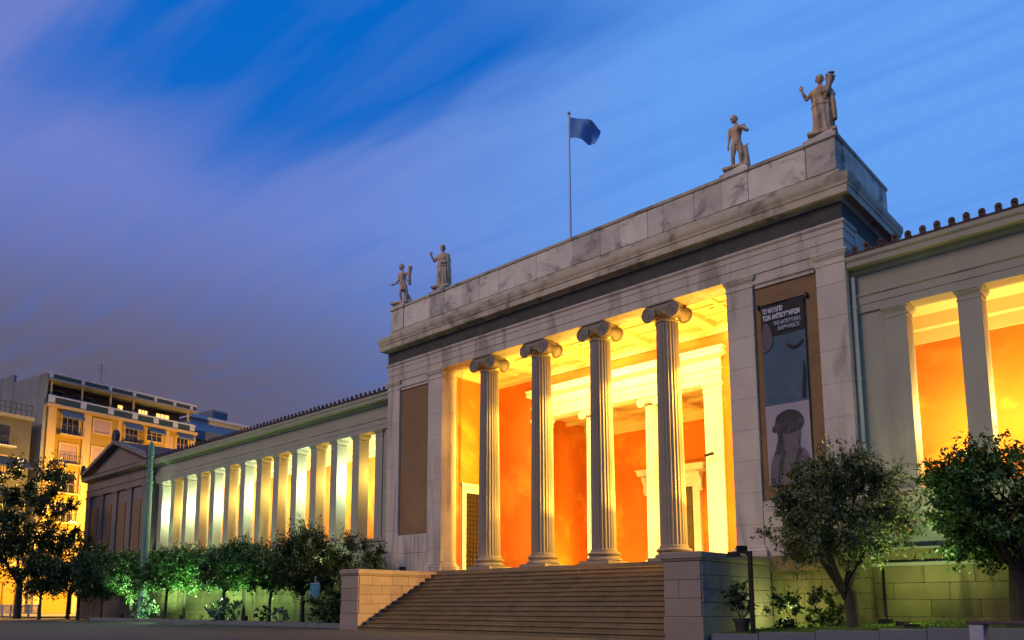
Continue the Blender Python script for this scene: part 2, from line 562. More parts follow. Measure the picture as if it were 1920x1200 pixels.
def make_shaft(mb, rb, rt, z0, z1):
    pr = []
    n = 14
    for i in range(n + 1):
        t = i / n
        r = rb + (rt - rb) * (t ** 1.35)
        pr.append((r, z0 + (z1 - z0) * t))
    pr = [(rb * 1.06, z0), (rb * 1.06, z0 + 0.05)] + [(pr[0][0], z0 + 0.09)] + pr[1:-1] + [(rt, z1 - 0.08), (rt * 1.05, z1 - 0.05), (rt * 1.05, z1)]
    lo, hi = z0 + 0.08, z1 - 0.07

    def fl(r, z, i):
        return flute(r, z, i) if lo < z < hi else r
    return mb.lathe(pr, NFL * SUB, flute=fl)


def attic_base(mb, rb, z0, h):
    e = rb * 1.42
    mb.box(-e, e, -e, e, z0 + 0.001, z0 + h * 0.25)
    pr = [(e * 0.93, 0.25), (e * 0.99, 0.30), (e * 0.99, 0.42), (e * 0.93, 0.49), (e * 0.86, 0.51), (e * 0.82, 0.58), (e * 0.83, 0.66), (e * 0.87, 0.70),
          (e * 0.92, 0.75), (e * 0.92, 0.86), (e * 0.86, 0.92), (rb * 1.07, 0.94), (rb * 1.07, 1.0)]
    return mb.lathe([(r, z0 + h * t) for r, t in pr], 40)


def ionic_capital(mb, rt, z0, h):
    """volutes on the front and back faces joined by bolsters, with echinus and abacus"""
    vr = h * 0.47
    vx = rt * 1.24
    yb = rt * 1.22
    zc = z0 + h * 0.42
    mb.lathe([(rt * 1.02, z0 + h * 0.34), (rt * 1.18, z0 + h * 0.46), (rt * 1.24, z0 + h * 0.6), (rt * 1.1, z0 + h * 0.66)], 28)
    mb.box(-vx - vr * 0.12, vx + vr * 0.12, -yb * 0.98, yb * 0.98, z0 + h * 0.62, z0 + h * 0.86)
    mb.ring([(0.0, z0 + h * 0.862), (0.05, z0 + h * 0.92), (0.05, z0 + h)], -vx * 0.98, vx * 0.98, -yb * 0.96, yb * 0.96)
    for sx in (-1, 1):
        # bolster: spool running front to back
        segs = 20
        prof = [(1.0, -1.0), (1.0, -0.86), (0.86, -0.82), (0.58, -0.45), (0.46, 0.0), (0.58, 0.45), (0.86, 0.82), (1.0, 0.86), (1.0, 1.0)]
        loops = []
        for f, t in prof:
            loops.append([mb.bm.verts.new((sx * vx + vr * f * math.cos(2 * pi * i / segs), yb * t, zc + vr * f * math.sin(2 * pi * i / segs))) for i in range(segs)])
        for a, b in zip(loops, loops[1:]):
            for i in range(segs):
                mb.bm.faces.new([a[i], a[(i + 1) % segs], b[(i + 1) % segs], b[i]])
        mb.bm.faces.new(loops[0])
        mb.bm.faces.new(loops[-1])
        # raised spiral and eye on both faces
        for sy in (-1, 1):
            pts = []
            for i in range(44):
                a = pi / 2 - sx * 2 * pi * i / 19.0
                r = vr * (0.93 - 0.72 * i / 43)
                pts.append((sx * vx + r * math.cos(a), sy * (yb + 0.004), zc + r * math.sin(a)))
            mb.tube(pts, [0.026 - 0.012 * i / 43 for i in range(44)], 6)
            mb.tube([(sx * vx, sy * (yb - 0.02), zc), (sx * vx, sy * (yb + 0.03), zc)], vr * 0.16, 10)
    return mb


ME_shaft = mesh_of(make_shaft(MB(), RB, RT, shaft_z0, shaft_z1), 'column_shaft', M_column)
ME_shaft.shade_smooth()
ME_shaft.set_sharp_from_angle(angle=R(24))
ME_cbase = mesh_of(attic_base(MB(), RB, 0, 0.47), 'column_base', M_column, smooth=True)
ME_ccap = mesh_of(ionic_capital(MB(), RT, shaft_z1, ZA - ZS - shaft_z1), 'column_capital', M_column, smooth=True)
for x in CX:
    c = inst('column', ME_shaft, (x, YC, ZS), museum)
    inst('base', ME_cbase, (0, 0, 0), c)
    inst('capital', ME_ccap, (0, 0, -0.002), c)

# ---- entablature and parapet of the porch block
YBK = 4.6
MB().ring([(0.0, ZA), (0.0, ZA + 0.30), (0.018, ZA + 0.305), (0.018, ZA + 0.60), (0.036, ZA + 0.605), (0.036, ZA + 0.76), (0.06, ZA + 0.79), (0.085, ZA + 0.83), (0.085, ZAT - 0.002), (0.0, ZAT)],
          -A4, A4, 0.0, 0.92).build('architrave', M_marble, museum)
for s in (-1, 1):
    xa, xb = sorted((s * (A4 - 0.9), s * A4))
    MB().box(xa, xb, 1.005, YBK, ZA - 0.5, ZAT).build('side_architrave', M_marble, museum)
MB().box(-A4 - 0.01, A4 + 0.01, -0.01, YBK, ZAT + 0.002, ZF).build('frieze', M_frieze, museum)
cor = MB()
cor.ring([(0.02, ZF - 0.10), (0.05, ZF - 0.06), (0.09, ZF), (0.10, ZF + 0.02), (0.27, ZF + 0.035), (0.285, ZF + 0.0), (0.30, ZF + 0.0), (0.30, ZF + 0.22), (0.33, ZF + 0.25),
          (0.34, ZF + 0.32), (0.38, ZF + 0.42), (0.39, ZF + 0.50), (0.39, ZC), (0.0, ZC + 0.12)], -A4, A4, 0.0, YBK - 0.3)
cornice = cor.build('cornice', M_cornice, museum)
# parapet: core wall, base course, slabs, coping, statue blocks
PX, PY0, PY1 = A4 - 0.06, 0.10, YBK
par = MB().box(-PX + 0.06, PX - 0.06, PY0 + 0.06, PY1 - 0.06, ZC - 0.1, ZP - 0.2).build('parapet', M_joint, museum)
MB().ring([(0.05, ZC + 0.05), (0.05, ZC + 0.36), (0.0, ZC + 0.40)], -PX, PX, PY0, PY1).build('base_course', M_cornice, par)
r = random.Random(5)
ME_slab = block_mesh(M_slab, 'marble_slab')
STX = (-10.2, -7.35, 7.35, 10.2)
zlo, zhi = ZC + 0.41, ZP - 0.16


def slabs(a0, a1, axis, face, sign, mean):
    n = max(1, round((a1 - a0) / mean))
    ed = [a0] + [a0 + (a1 - a0) * (i + r.uniform(-0.25, 0.25)) / n for i in range(1, n)] + [a1]
    for p, q in zip(ed, ed[1:]):
        d = r.uniform(0, 0.012)
        if axis == 'x':
            inst('marble_slab', ME_slab, ((p + q) / 2, face + sign * (d - 0.04), (zlo + zhi) / 2), par, 0, (q - p - 0.012, 0.12, zhi - zlo))
        else:
            inst('marble_slab', ME_slab, (face + sign * (d - 0.04), (p + q) / 2, (zlo + zhi) / 2), par, 0, (0.12, q - p - 0.012, zhi - zlo))


slabs(-9.72, -7.80, 'x', PY0, -1, 1.3)
slabs(-6.90, 6.90, 'x', PY0, -1, 1.05)
slabs(7.80, 9.72, 'x', PY0, -1, 1.3)
for s in (-1, 1):
    slabs(0.62, PY1 - 0.55, 'y', s * PX, s, 1.1)
    MB().box(min(s * PX, s * (PX - 0.5)) - 0.02, max(s * PX, s * (PX - 0.5)) + 0.02, PY1 - 0.5, PY1 + 0.03, zlo - 0.004, zhi + 0.10).build('corner_block', M_slab, par)
MB().ring([(0.0, ZP - 0.158), (0.05, ZP - 0.12), (0.06, ZP - 0.02), (0.0, ZP)], -PX, PX, PY0, PY1).build('coping', M_cornice, par)
for x in STX:
    w = 0.45
    b = MB().box(x - w, x + w, PY0 - 0.045, PY0 + 0.80, zlo - 0.006, ZP - 0.165)
    b.ring([(0.0, ZP - 0.165), (0.05, ZP - 0.12), (0.05, ZP + 0.03), (-0.05, ZP + 0.06), (-0.08, ZP + 0.19)], x - w - 0.006, x + w + 0.006, PY0 - 0.055, PY0 + 0.82)
    b.build('statue_block', M_slab, par)
# upper side walls of the porch block behind the wings
for s in (-1, 1):
    xa, xb = sorted((s * (A4 - 0.4), s * (A4 - 0.01)))
    MB().box(xa, xb, 0.93, YV + 0.3, 2.30, ZA - 0.004).build('side_wall', M_marble, museum)

# ---- porch interior
ZCE = 11.62
ceil = MB().box(-A1 - 0.6, A1 + 0.6, 0.93, YB + 0.3, ZCE, ZCE + 0.2).build('porch_ceiling', M_ceil, museum)
# beams over the columns, and small ribs that make the coffers
ME_beam = mesh_of(MB().box(-0.24, 0.24, 0.925, YB - 0.003, ZCE - 0.20, ZCE + 0.004), 'beam', M_ceil)
for x in CX:
    inst('beam', ME_beam, (x, 0, 0), ceil)
xs = [-A1, *CX, A1]
for a, b in zip(xs, xs[1:]):
    a += 0.24
    b -= 0.24
    for t in (0.33, 0.66):
        y = 0.93 + (YB - 0.93) * t
        MB().box(a, b, y - 0.09, y + 0.09, ZCE - 0.07, ZCE + 0.003).build('coffer_rib', M_ceil, ceil)
    xm = (a + b) / 2
    MB().box(xm - 0.09, xm + 0.09, 0.93, YB, ZCE - 0.072, ZCE + 0.003).build('coffer_rib', M_ceil, ceil)
# crown moulding under the ceiling on the three walls
zt = 11.20
for s in (-1, 1):
    MB().box(min(s * A1, s * (A1 + 0.5)), max(s * A1, s * (A1 + 0.5)), 0.93, YB + 0.2, ZS, zt).build('porch_side_wall', M_orange, museum)
    pr = [(s * (A1 + 0.3), zt), (s * (A1 - 0.06), zt), (s * (A1 - 0.06), zt + 0.12), (s * (A1 - 0.14), zt + 0.22), (s * (A1 - 0.14), ZCE - 0.005), (s * (A1 + 0.3), ZCE - 0.005)]
    MB().prism(pr, 'y', 0.93, YB - 0.15).build('crown_moulding', M_ceil, museum)
MB().prism([(YB + 0.3, zt), (YB - 0.06, zt), (YB - 0.06, zt + 0.12), (YB - 0.14, zt + 0.22), (YB - 0.14, ZCE - 0.008), (YB + 0.3, ZCE - 0.008)], 'x', -A1 - 0.1, A1 + 0.1).build('crown_moulding', M_ceil, museum)
BI, BO = 3.98, 4.72      # inner opening, outer edge of its pilasters
ZE = 9.30                # underside of the inner beam
for s in (-1, 1):
    xa, xb = sorted((s * BO, s * (A1 + 0.3)))
    MB().box(xa, xb, YB, YB + 0.5, ZS, zt).build('porch_back_wall', M_orange, museum)
    xa, xb = sorted((s * BI, s * BO))
    anta(xa, xb, YB - 0.10, YB + 0.5, ZS, ZE, M_white, M_white, museum, 'inner_pilaster', True, 0.36, 0.34, 0.07)
MB().box(-BO, BO, YB + 0.004, YB + 0.5, ZE + 1.35, zt - 0.002).build('porch_back_wall', M_orange, museum)
MB().ring([(0.0, ZE), (0.0, ZE + 0.24), (0.02, ZE + 0.245), (0.02, ZE + 0.48), (0.06, ZE + 0.53), (0.06, ZE + 0.56), (0.012, ZE + 0.565), (0.012, ZE + 0.96), (0.06, ZE + 1.0), (0.20, ZE + 1.06), (0.21, ZE + 1.18),
           (0.17, ZE + 1.19), (0.24, ZE + 1.32), (0.24, ZE + 1.345), (0.0, ZE + 1.36)], -BO, BO, YB - 0.10, YB + 0.5).build('inner_entablature', M_white, museum)
sh = mesh_of(make_shaft(MB(), 0.33, 0.28, 0.34, ZE - ZS - 0.40), 'inner_column_shaft', M_white)
sh.shade_smooth()
sh.set_sharp_from_angle(angle=R(24))
sb = mesh_of(attic_base(MB(), 0.33, 0, 0.34), 'inner_column_base', M_white, smooth=True)
sc_ = mesh_of(ionic_capital(MB(), 0.28, ZE - ZS - 0.40, 0.40), 'inner_column_capital', M_white, smooth=True)
for x in (-1.5, 1.5):
    c = inst('inner_column', sh, (x, YB + 0.2, ZS), museum)
    inst('base', sb, (0, 0, 0), c)
    inst('capital', sc_, (0, 0, -0.002), c)
# vestibule
ZV = 9.55
MB().box(-5.2, 5.2, YV, YV + 0.3, ZS, ZV + 0.2).build('vestibule_back_wall', M_orange, museum)
for s in (-1, 1):
    xa, xb = sorted((s * 5.0, s * 5.25))
    MB().box(xa, xb, YB + 0.5, YV, ZS, ZV + 0.2).build('vestibule_side_wall', M_orange, museum)
vc = MB().box(-5.2, 5.2, YB + 0.503, YV, ZV + 0.18, ZV + 0.4).build('vestibule_ceiling', M_ceil, museum)
for x in (-3.6, -1.5, 1.5, 3.6):
    MB().box(x - 0.16, x + 0.16, YB + 0.51, YV - 0.003, ZV - 0.06, ZV + 0.184).build('beam', M_ceil, vc)
for y in (5.1, 6.5):
    MB().box(-4.99, 4.99, y - 0.13, y + 0.13, ZV - 0.02, ZV + 0.183).build('beam', M_ceil, vc)
MB().prism([(YV - 0.003, ZV - 0.45), (YV - 0.08, ZV - 0.45), (YV - 0.08, ZV - 0.2), (YV - 0.16, ZV - 0.1), (YV - 0.16, ZV + 0.178), (YV - 0.003, ZV + 0.178)], 'x', -4.98, 4.98).build('crown_moulding', M_ceil, museum)
# main door
dw, dh = 0.98, 3.75
door = MB().box(-dw, dw, YV - 0.05, YV - 0.005, ZS + 0.01, ZS + dh).build('main_door', M_door, museum)
for s in (-1, 1):
    for k in range(4):
        z0 = ZS + 0.2 + k * 0.88
        xa, xb = sorted((s * 0.10, s * (dw - 0.10)))
        MB().box(xa, xb, YV - 0.085, YV - 0.05, z0, z0 + 0.74).build('door_panel', M_door, door, bevel=0.02)
    MB().prism([(s * dw, ZS + 0.01), (s * (dw + 0.36), ZS + 0.01), (s * (dw + 0.34), ZS + dh + 0.36), (s * dw, ZS + dh + 0.36)], 'y', YV - 0.22, YV - 0.004).build('door_jamb', M_white, door)
    MB().prism([(YV - 0.22, 5.9), (YV - 0.36, 6.05), (YV - 0.34, 6.35), (YV - 0.52, 6.6), (YV - 0.52, 6.72), (YV - 0.22, 6.72)], 'x', s * (dw + 0.40) - 0.10, s * (dw + 0.40) + 0.10).build('console', M_white, door)
MB().box(-dw, dw, YV - 0.215, YV - 0.006, ZS + dh, ZS + dh + 0.362).build('lintel', M_white, door)
MB().ring([(0.0, 6.51), (0.02, 6.70), (0.10, 6.76), (0.28, 6.82), (0.30, 6.98), (0.36, 7.08), (0.0, 7.12)], -dw - 0.44, dw + 0.44, YV - 0.25, YV - 0.07).build('door_cornice', M_white, door)
# bronze lattice door in the left side wall
ly0, ly1, lz1 = 1.45, 2.45, 5.95
ld = MB().box(-A1, -A1 + 0.02, ly0, ly1, ZS + 0.01, lz1).build('side_door', M_glass, museum)
for y in (ly0 - 0.12, ly1 + 0.12):
    MB().box(-A1 - 0.002, -A1 + 0.11, y - 0.12, y + 0.12, ZS + 0.005, lz1 + 0.28).build('door_jamb', M_white, ld)
MB().box(-A1 - 0.002, -A1 + 0.107, ly0, ly1, lz1, lz1 + 0.278).build('lintel', M_white, ld)
MB().box(-A1 - 0.002, -A1 + 0.16, ly0 - 0.3, ly1 + 0.3, lz1 + 0.282, lz1 + 0.42).build('door_cornice', M_white, ld)
lat = MB()
ny, nz = 5, 16
for i in range(nz):
    for j in range(ny):
        yc = ly0 + (ly1 - ly0) * (j + 0.5) / ny
        zc = ZS + 0.15 + (lz1 - ZS - 0.25) * (i + 0.5) / nz
        ra, rb2 = 0.098, 0.108
        pts = [(-A1 + 0.05, yc + ra * math.cos(2 * pi * k / 10), zc + rb2 * math.sin(2 * pi * k / 10)) for k in range(11)]
        lat.tube(pts, 0.018, 4, cap=False)
lat.build('lattice', M_bronze, ld)
# framed green notice and its frame on the porch wall

# ================================================================== WINGS
OW, PW, X0 = 1.307, 0.571, 12.18
PIT = OW + PW
YW = 0.42
PD = 0.62
ZW0, ZWA = 4.13, 9.46
NB_L, NB_R = 13, 8
YCW = 2.75      # corridor back wall
ME_pier = mesh_of(MB().box(-PW / 2, PW / 2, 0, PD, 0, ZWA - ZW0), 'pier', M_pier, bevel=0.008)
_c = MB().ring([(0.0, -0.34), (0.015, -0.33), (0.015, -0.29), (0.0, -0.28), (0.0, -0.20), (0.04, -0.13), (0.06, -0.11), (0.06, -0.075), (0.085, -0.06), (0.085, -0.003), (0.0, -0.003)],
               -PW / 2 - 0.003, PW / 2 + 0.003, -0.003, PD + 0.003)
ME_piercap = mesh_of(_c, 'pier_capital', M_pier)
ME_ante = None


def antefix_mesh():
    mb = MB()
    n = 12
    pts = [(-0.085, 0.0)] + [(0.095 * math.cos(pi - pi * i / n), 0.15 + 0.11 * math.sin(pi * i / n)) for i in range(n + 1)] + [(0.085, 0.0)]
    mb.prism(pts, 'y', -0.045, 0.0)
    mb.lathe([(0.045, -0.02), (0.045, 0.02)], 8, (0, -0.05, 0.15))
    return mb


ME_ante = mesh_of(antefix_mesh(), 'antefix', M_tile)
ZWC = 11.12     # top of wing cornice
for s in (-1, 1):
    nb = NB_L if s < 0 else NB_R
    xe = X0 + nb * PIT                                  # outer end of the colonnade
    sx = lambda a, b: sorted((s * a, s * b))
    # basement with stone courses, ledges, parapet below the pillars
    xa, xb = sx(A4 + 0.17, xe + 0.6)
    bas = MB().box(xa, xb, 0.20, 1.2, -0.05, 1.98).build('basement_wall', M_joint, museum)
    vis = (A4 + 0.17, xe + 0.6 if s < 0 else 17.5)
    c0, c1 = sx(*vis)
    stone_courses(bas, c0, c1, 0.0, 0.50, 0.10, 'x', M_stone, 0.5, 1.1, -1, 0.14, seed=41 + s)
    stone_courses(bas, c0, c1, 0.62, 1.98, 0.15, 'x', M_stone, 0.455, 1.25, -1, 0.14, seed=45 + s)
    if s > 0:
        MB().box(17.5, xe + 0.6, 0.09, 0.3, 0.0, 1.98).build('basement_face', M_stone, bas)
    MB().prism([(0.05, 0.50), (0.25, 0.50), (0.25, 0.62), (0.10, 0.62), (0.05, 0.58)], 'x', xa, xb).build('string_course', M_stone, bas)
    MB().box(xa, xb, 0.06, 1.2, 1.982, 2.08).build('ledge', M_pier, bas)
    MB().box(xa, xb, 0.22, 1.2, 2.082, 2.44).build('ledge', M_stone, bas)
    MB().box(xa, xb, 0.18, 1.0, 2.442, 2.50).build('ledge', M_pier, bas)
    w = MB().box(xa, xb, YW + 0.03, YW + PD - 0.02, 2.502, ZW0 - 0.14).build('sill_wall', M_wing, museum)
    stone_courses(w, c0, c1, 2.51, ZW0 - 0.15, YW + 0.02, 'x', M_wing, 0.74, 1.9, -1, 0.06, seed=51 + s)
    MB().box(xa, xb, YW - 0.06, YW + PD + 0.02, ZW0 - 0.14, ZW0).build('sill', M_pier, museum)
    # wall strip between porch and first pillar
    xa2, xb2 = sx(A4 + 0.004, X0 - PW)
    MB().box(xa2, xb2, YW + 0.05, YW + PD - 0.05, ZW0, ZWA).build('wing_wall', M_wing, museum)
    # pillars
    for i in range(nb + 1):
        x = X0 - PW / 2 + i * PIT
        p = inst('pier', ME_pier, (s * x, YW, ZW0), museum)
        inst('capital', ME_piercap, (0, 0, ZWA - ZW0), p)
    # entablature
    ya = YW
    ex = xe + 0.6
    xa, xb = sx(A4 + 0.004, ex)
    MB().prism([(ya - 0.01, ZWA), (ya + PD, ZWA), (ya + PD, 10.02), (ya - 0.07, 10.02), (ya - 0.07, 9.96), (ya - 0.03, 9.92), (ya - 0.03, 9.70), (ya - 0.01, 9.695)], 'x', xa, xb).build('wing_architrave', M_wing, museum)
    MB().box(xa, xb, ya, ya + PD - 0.01, 10.022, 10.66).build('wing_frieze', M_wing, museum)
    MB().prism([(ya - 0.02, 10.60), (ya + PD, 10.66), (ya + PD, ZWC), (ya - 0.42, ZWC), (ya - 0.42, 11.00), (ya - 0.36, 10.93), (ya - 0.36, 10.80), (ya - 0.34, 10.78), (ya - 0.10, 10.80), (ya - 0.07, 10.70)], 'x', xa, xb).build('wing_cornice', M_wing, museum)
    # corridor behind the pillars
    MB().box(xa, xb, YCW, YCW + 0.3, 2.5, 8.86).build('corridor_wall', M_orange, museum)
    MB().prism([(YCW + 0.3, 8.862), (YCW - 0.05, 8.862), (YCW - 0.05, 9.25), (YCW - 0.12, 9.32), (YCW - 0.12, 9.72), (YCW + 0.3, 9.72)], 'x', xa, xb).build('corridor_frieze', M_ceil, museum)
    MB().box(xa, xb, ya + PD - 0.02, YCW + 0.3, 9.722, 9.9).build('corridor_ceiling', M_ceil, museum)
    MB().box(xa, xb, ya + PD - 0.03, YCW + 0.3, 3.7, 3.9).build('corridor_floor', M_step, museum)
    xc, xd = sx(xe - PW + 0.57, xe + 0.6)
    MB().box(xc, xd, ya + PD, YCW, 3.9, 9.72).build('corridor_end_wall', M_orange, museum)
    # roof with cover-tile rows ending in antefixes
    ys, zs_ = ya - 0.44, ZWC + 0.004
    ye, ze = 7.5, ZWC + 0.30 * (7.5 - ys) * 0.62
    roof = MB().prism([(ys, zs_), (ye, ze), (ye, ze + 0.05), (ys, zs_ + 0.05)], 'x', *sx(A4 + 0.004, ex)).build('wing_roof', M_tile, museum)
    n = int((ex - A4 - 0.2) / 0.368)
    L = math.hypot(ye - ys, ze - zs_)
    ang = math.atan2(ze - zs_, ye - ys)
    if s < 0:
        tb = MB()
        tb.prism([(0.085 * math.cos(pi * i / 6), 0.085 * math.sin(pi * i / 6)) for i in range(7)], 'y', 0, L)
        ME_row = mesh_of(tb, 'cover_tile', M_tile)
    for i in range(n):
        x = s * (A4 + 0.30 + i * 0.368)
        jit = rnd.uniform(-0.012, 0.012)
        a = inst('antefix', ME_ante, (x + jit, ys + 0.03, zs_ + 0.04), roof, rnd.uniform(-0.14, 0.14), (0.9, 1, rnd.uniform(0.78, 0.95)))
        t = inst('cover_tile', ME_row, (x + jit, ys + 0.03, zs_ + 0.05), roof)
        t.rotation_euler = (ang, 0, 0)

# drainpipe in the corner beside the porch
dp = MB()
dp.tube([(A4 + 0.10, 0.30, 10.55), (A4 + 0.10, 0.30, 2.3)], 0.062, 10)
for z in (9.6, 7.4, 5.3):
    dp.lathe([(0.08, z), (0.08, z + 0.09)], 10, (A4 + 0.10, 0.30, 0))
M_pipe = mat('cream_pipe', (0.50, 0.50, 0.38), 0.6, 0.08, 3, None, 0, 1, False, 0.05, 30)
dp.build('drainpipe', M_pipe, museum, smooth=True)

# thin service pipe on the right basement
MB().tube([(11.25, -0.02, 1.95), (11.25, -0.02, 0.3)], 0.022, 6).build('service_pipe', M_dark, museum)

# ---- end pavilion with pediment
PVX0, PVX1, PVY = -49.2, -37.25, -0.05
MB().box(PVX0 + 0.2, PVX1 - 0.2, PVY + 0.12, 14.0, 2.4, ZWA + 0.1).build('pavilion_wall', M_pav, museum)
pb_ = MB().box(PVX0, PVX1, PVY - 0.1, 14.2, -0.05, 2.40).build('pavilion_basement', M_pav, museum)
for k in range(5):
    x = PVX0 + 0.65 + k * (PVX1 - PVX0 - 1.3) / 4
    anta(x - 0.42, x + 0.42, PVY, PVY + 0.4, 2.402, ZWA, M_pav, M_pav, museum, 'pavilion_pilaster', True, 0.36, 0.34, 0.08)
    if k < 4:
        xm = x + (PVX1 - PVX0 - 1.3) / 8
        w = MB().box(xm - 0.62, xm + 0.62, PVY + 0.06, PVY + 0.13, 4.4, 8.5).build('pavilion_window', M_brown, museum)
MB().ring([(0.0, ZWA), (0.0, 9.9), (0.05, 9.94), (0.05, 10.0), (-0.02, 10.02), (-0.02, 10.62), (0.12, 10.70), (0.35, 10.78), (0.36, 11.0), (0.42, 11.08), (0.0, 11.14)], PVX0 + 0.2, PVX1 - 0.2, PVY, 13.8).build('pavilion_entablature', M_pav, museum)
cxp = (PVX0 + PVX1) / 2
hw = (PVX1 - PVX0) / 2 + 0.25
MB().prism([(cxp - hw + 0.5, 11.10), (cxp + hw - 0.5, 11.10), (cxp, 12.95)], 'y', PVY + 0.05, 13.5).build('tympanum', M_pav, museum)
for s in (-1, 1):
    MB().prism([(cxp + s * hw, 11.14), (cxp + s * hw, 11.40), (cxp, 13.34), (cxp, 13.06)], 'y', PVY - 0.40, PVY + 0.15).build('raking_cornice', M_pav, museum)
    rf = MB().prism([(cxp + s * (hw + 0.02), 11.30), (cxp + s * (hw + 0.02), 11.36), (cxp, 13.31), (cxp, 13.22)], 'y', PVY + 0.153, 14.2).build('pavilion_roof', M_tile, museum)
    # corner palmette
    MB().prism([(cxp + s * hw - 0.28, 11.38), (cxp + s * hw + 0.10, 11.38), (cxp + s * hw + 0.16, 11.9), (cxp + s * hw, 12.12), (cxp + s * hw - 0.25, 11.85)], 'y', PVY - 0.36, PVY - 0.1).build('acroterion', M_tile, museum)
MB().prism([(cxp - 0.35, 13.30), (cxp + 0.35, 13.30), (cxp + 0.42, 13.7), (cxp + 0.2, 14.05), (cxp, 14.15), (cxp - 0.2, 14.05), (cxp - 0.42, 13.7)], 'y', PVY - 0.36, PVY - 0.05).build('acroterion', M_tile, museum)

# ================================================================== LIGHT FITTINGS OF THE MUSEUM


def lamp(name, loc, energy, color, kind='POINT', radius=0.12, parent=None, aim=None, spot=1.6, blend=0.6):
    d = bpy.data.lights.new(name, kind)
    d.energy = energy
    d.color = color
    d.shadow_soft_size = radius
    if kind == 'SPOT':
        d.spot_size = spot
        d.spot_blend = blend
    o = bpy.data.objects.new(name, d)
    o.location = loc
    if aim is not None:
        o.rotation_euler = (Vector(aim) - Vector(loc)).to_track_quat('-Z', 'Y').to_euler()
    link(o, parent)
    return o


def flood_mesh():
    mb = MB()
    mb.box(-0.16, 0.16, -0.07, 0.07, 0.10, 0.34)
    mb.box(-0.19, -0.165, -0.03, 0.03, 0.0, 0.26)
    mb.box(0.165, 0.19, -0.03, 0.03, 0.0, 0.26)
    mb.box(-0.19, 0.19, -0.08, 0.08, -0.02, 0.015)
    return mb


ME_flood = mesh_of(flood_mesh(), 'floodlight', M_dark)


def floodlight(loc, rz, label, group=None):
    o = inst('floodlight', ME_flood, loc, None, rz)
    tag(o, label, 'floodlight', group)
    return o


WARM = (1.0, 0.58, 0.075)
PALE = (1.0, 0.74, 0.27)
# porch: added floodlight stands, kept unseen behind columns and right anta to light them


def added_light_stand(x, y, label, e1, e2):
    o = empty('added_floodlight_stand', (x, y, ZS))
    tag(o, label, 'floodlight', 'added floodlight stands behind the porch columns')
    MB().tube([(0, 0, 0.0), (0, 0, 6.6)], 0.025, 6).build('pole', M_dark, o)
    MB().lathe([(0.16, 0.0), (0.16, 0.02), (0.03, 0.05)], 14).build('foot', M_dark, o)
    for z, e in ((1.5, e1), (6.4, e2)):
        MB().box(-0.045, 0.045, -0.06, 0.06, z - 0.08, z + 0.08).build('lamp_head', M_dark, o, bevel=0.01)
        lamp('porch_lamp', (-0.10, 0.0, z), e * 0.78, WARM, 'POINT', 0.04, o)
        lamp('porch_spot', (-0.11, 0.0, z + 0.12), e * (3.0 if x > -1 else 1.3 if x > -4 else 0.4), WARM, 'SPOT', 0.04, o, (-2.4, -0.65, z + (2.2 if z < 3 else -1.0)), 1.25, 0.7)


for x, n_, e1, e2 in ((CX[0], 'leftmost', 90, 90), (CX[1], 'second', 560, 500), (CX[2], 'third', 600, 520), (CX[3], 'rightmost', 640, 560)):
    added_light_stand(x - 0.50, 1.12, 'added slim floodlight stand hidden behind the ' + n_ + ' porch column', e1, e2)
added_light_stand(6.55, 1.25, 'added slim floodlight stand hidden behind the right pillar of the porch', 800, 800)
# recessed spots in the porch ceiling that wash the inner beam
ME_down = mesh_of(MB().lathe([(0.11, 0.0), (0.13, -0.02), (0.13, -0.05), (0.10, -0.05), (0.09, -0.01)], 16), 'ceiling_spotlight', M_dark)
for x in (-2.95, -0.7, 0.7, 2.95, 5.3):
    tag(inst('ceiling_spotlight', ME_down, (x, 1.95, ZCE - 0.002)), 'small round spotlight in the porch ceiling coffers', 'spotlight', 'porch ceiling spotlights')
    lamp('ceiling_lamp', (x, 2.0, ZCE - 0.10), 360, PALE, 'SPOT', 0.05, None, (x, YB - 0.1, 9.6), 1.9, 0.6)
for x in (-3.4, 3.0):
    floodlight((x, 5.2, ZS + 0.02), 0, 'small black floodlight inside the entrance vestibule', 'vestibule floodlights')
    lamp('vestibule_lamp', (x, 5.3, ZS + 0.6), 240, WARM, radius=0.1)
# floodlight on the right stair wall, turned across the steps
floodlight((7.45, -0.75, 2.37), R(70), 'black floodlight on top of the right stair wall')
lamp('stair_lamp', (7.25, -0.9, 2.75), 9000, (1.0, 0.52, 0.12), 'SPOT', 0.06, None, (-6.9, -2.6, 1.35), 0.55, 0.8)
# wings: one lamp in every bay of the corridor, alternately cold and warm
for s in (-1, 1):
    nb = NB_L if s < 0 else NB_R
    for i in range(nb):
        x = s * (X0 + OW / 2 + i * PIT)
        cold = s < 0 and i in (12, 10, 8, 6, 3, 1)
        floodlight((x, 1.75, 3.905), 0, 'small black floodlight on the corridor floor behind the wing pillars', 'wing corridor floodlights')
        if s < 0:
            lamp('wing_lamp', (x + 0.2, 1.15, 7.4), 420 if cold else 150, (0.72, 1.0, 0.62) if cold else (1.0, 0.64, 0.12), radius=0.08)
        else:
            lamp('wing_lamp', (x + 0.1, 1.25, 6.0), 360, (1.0, 0.70, 0.20), radius=0.08)
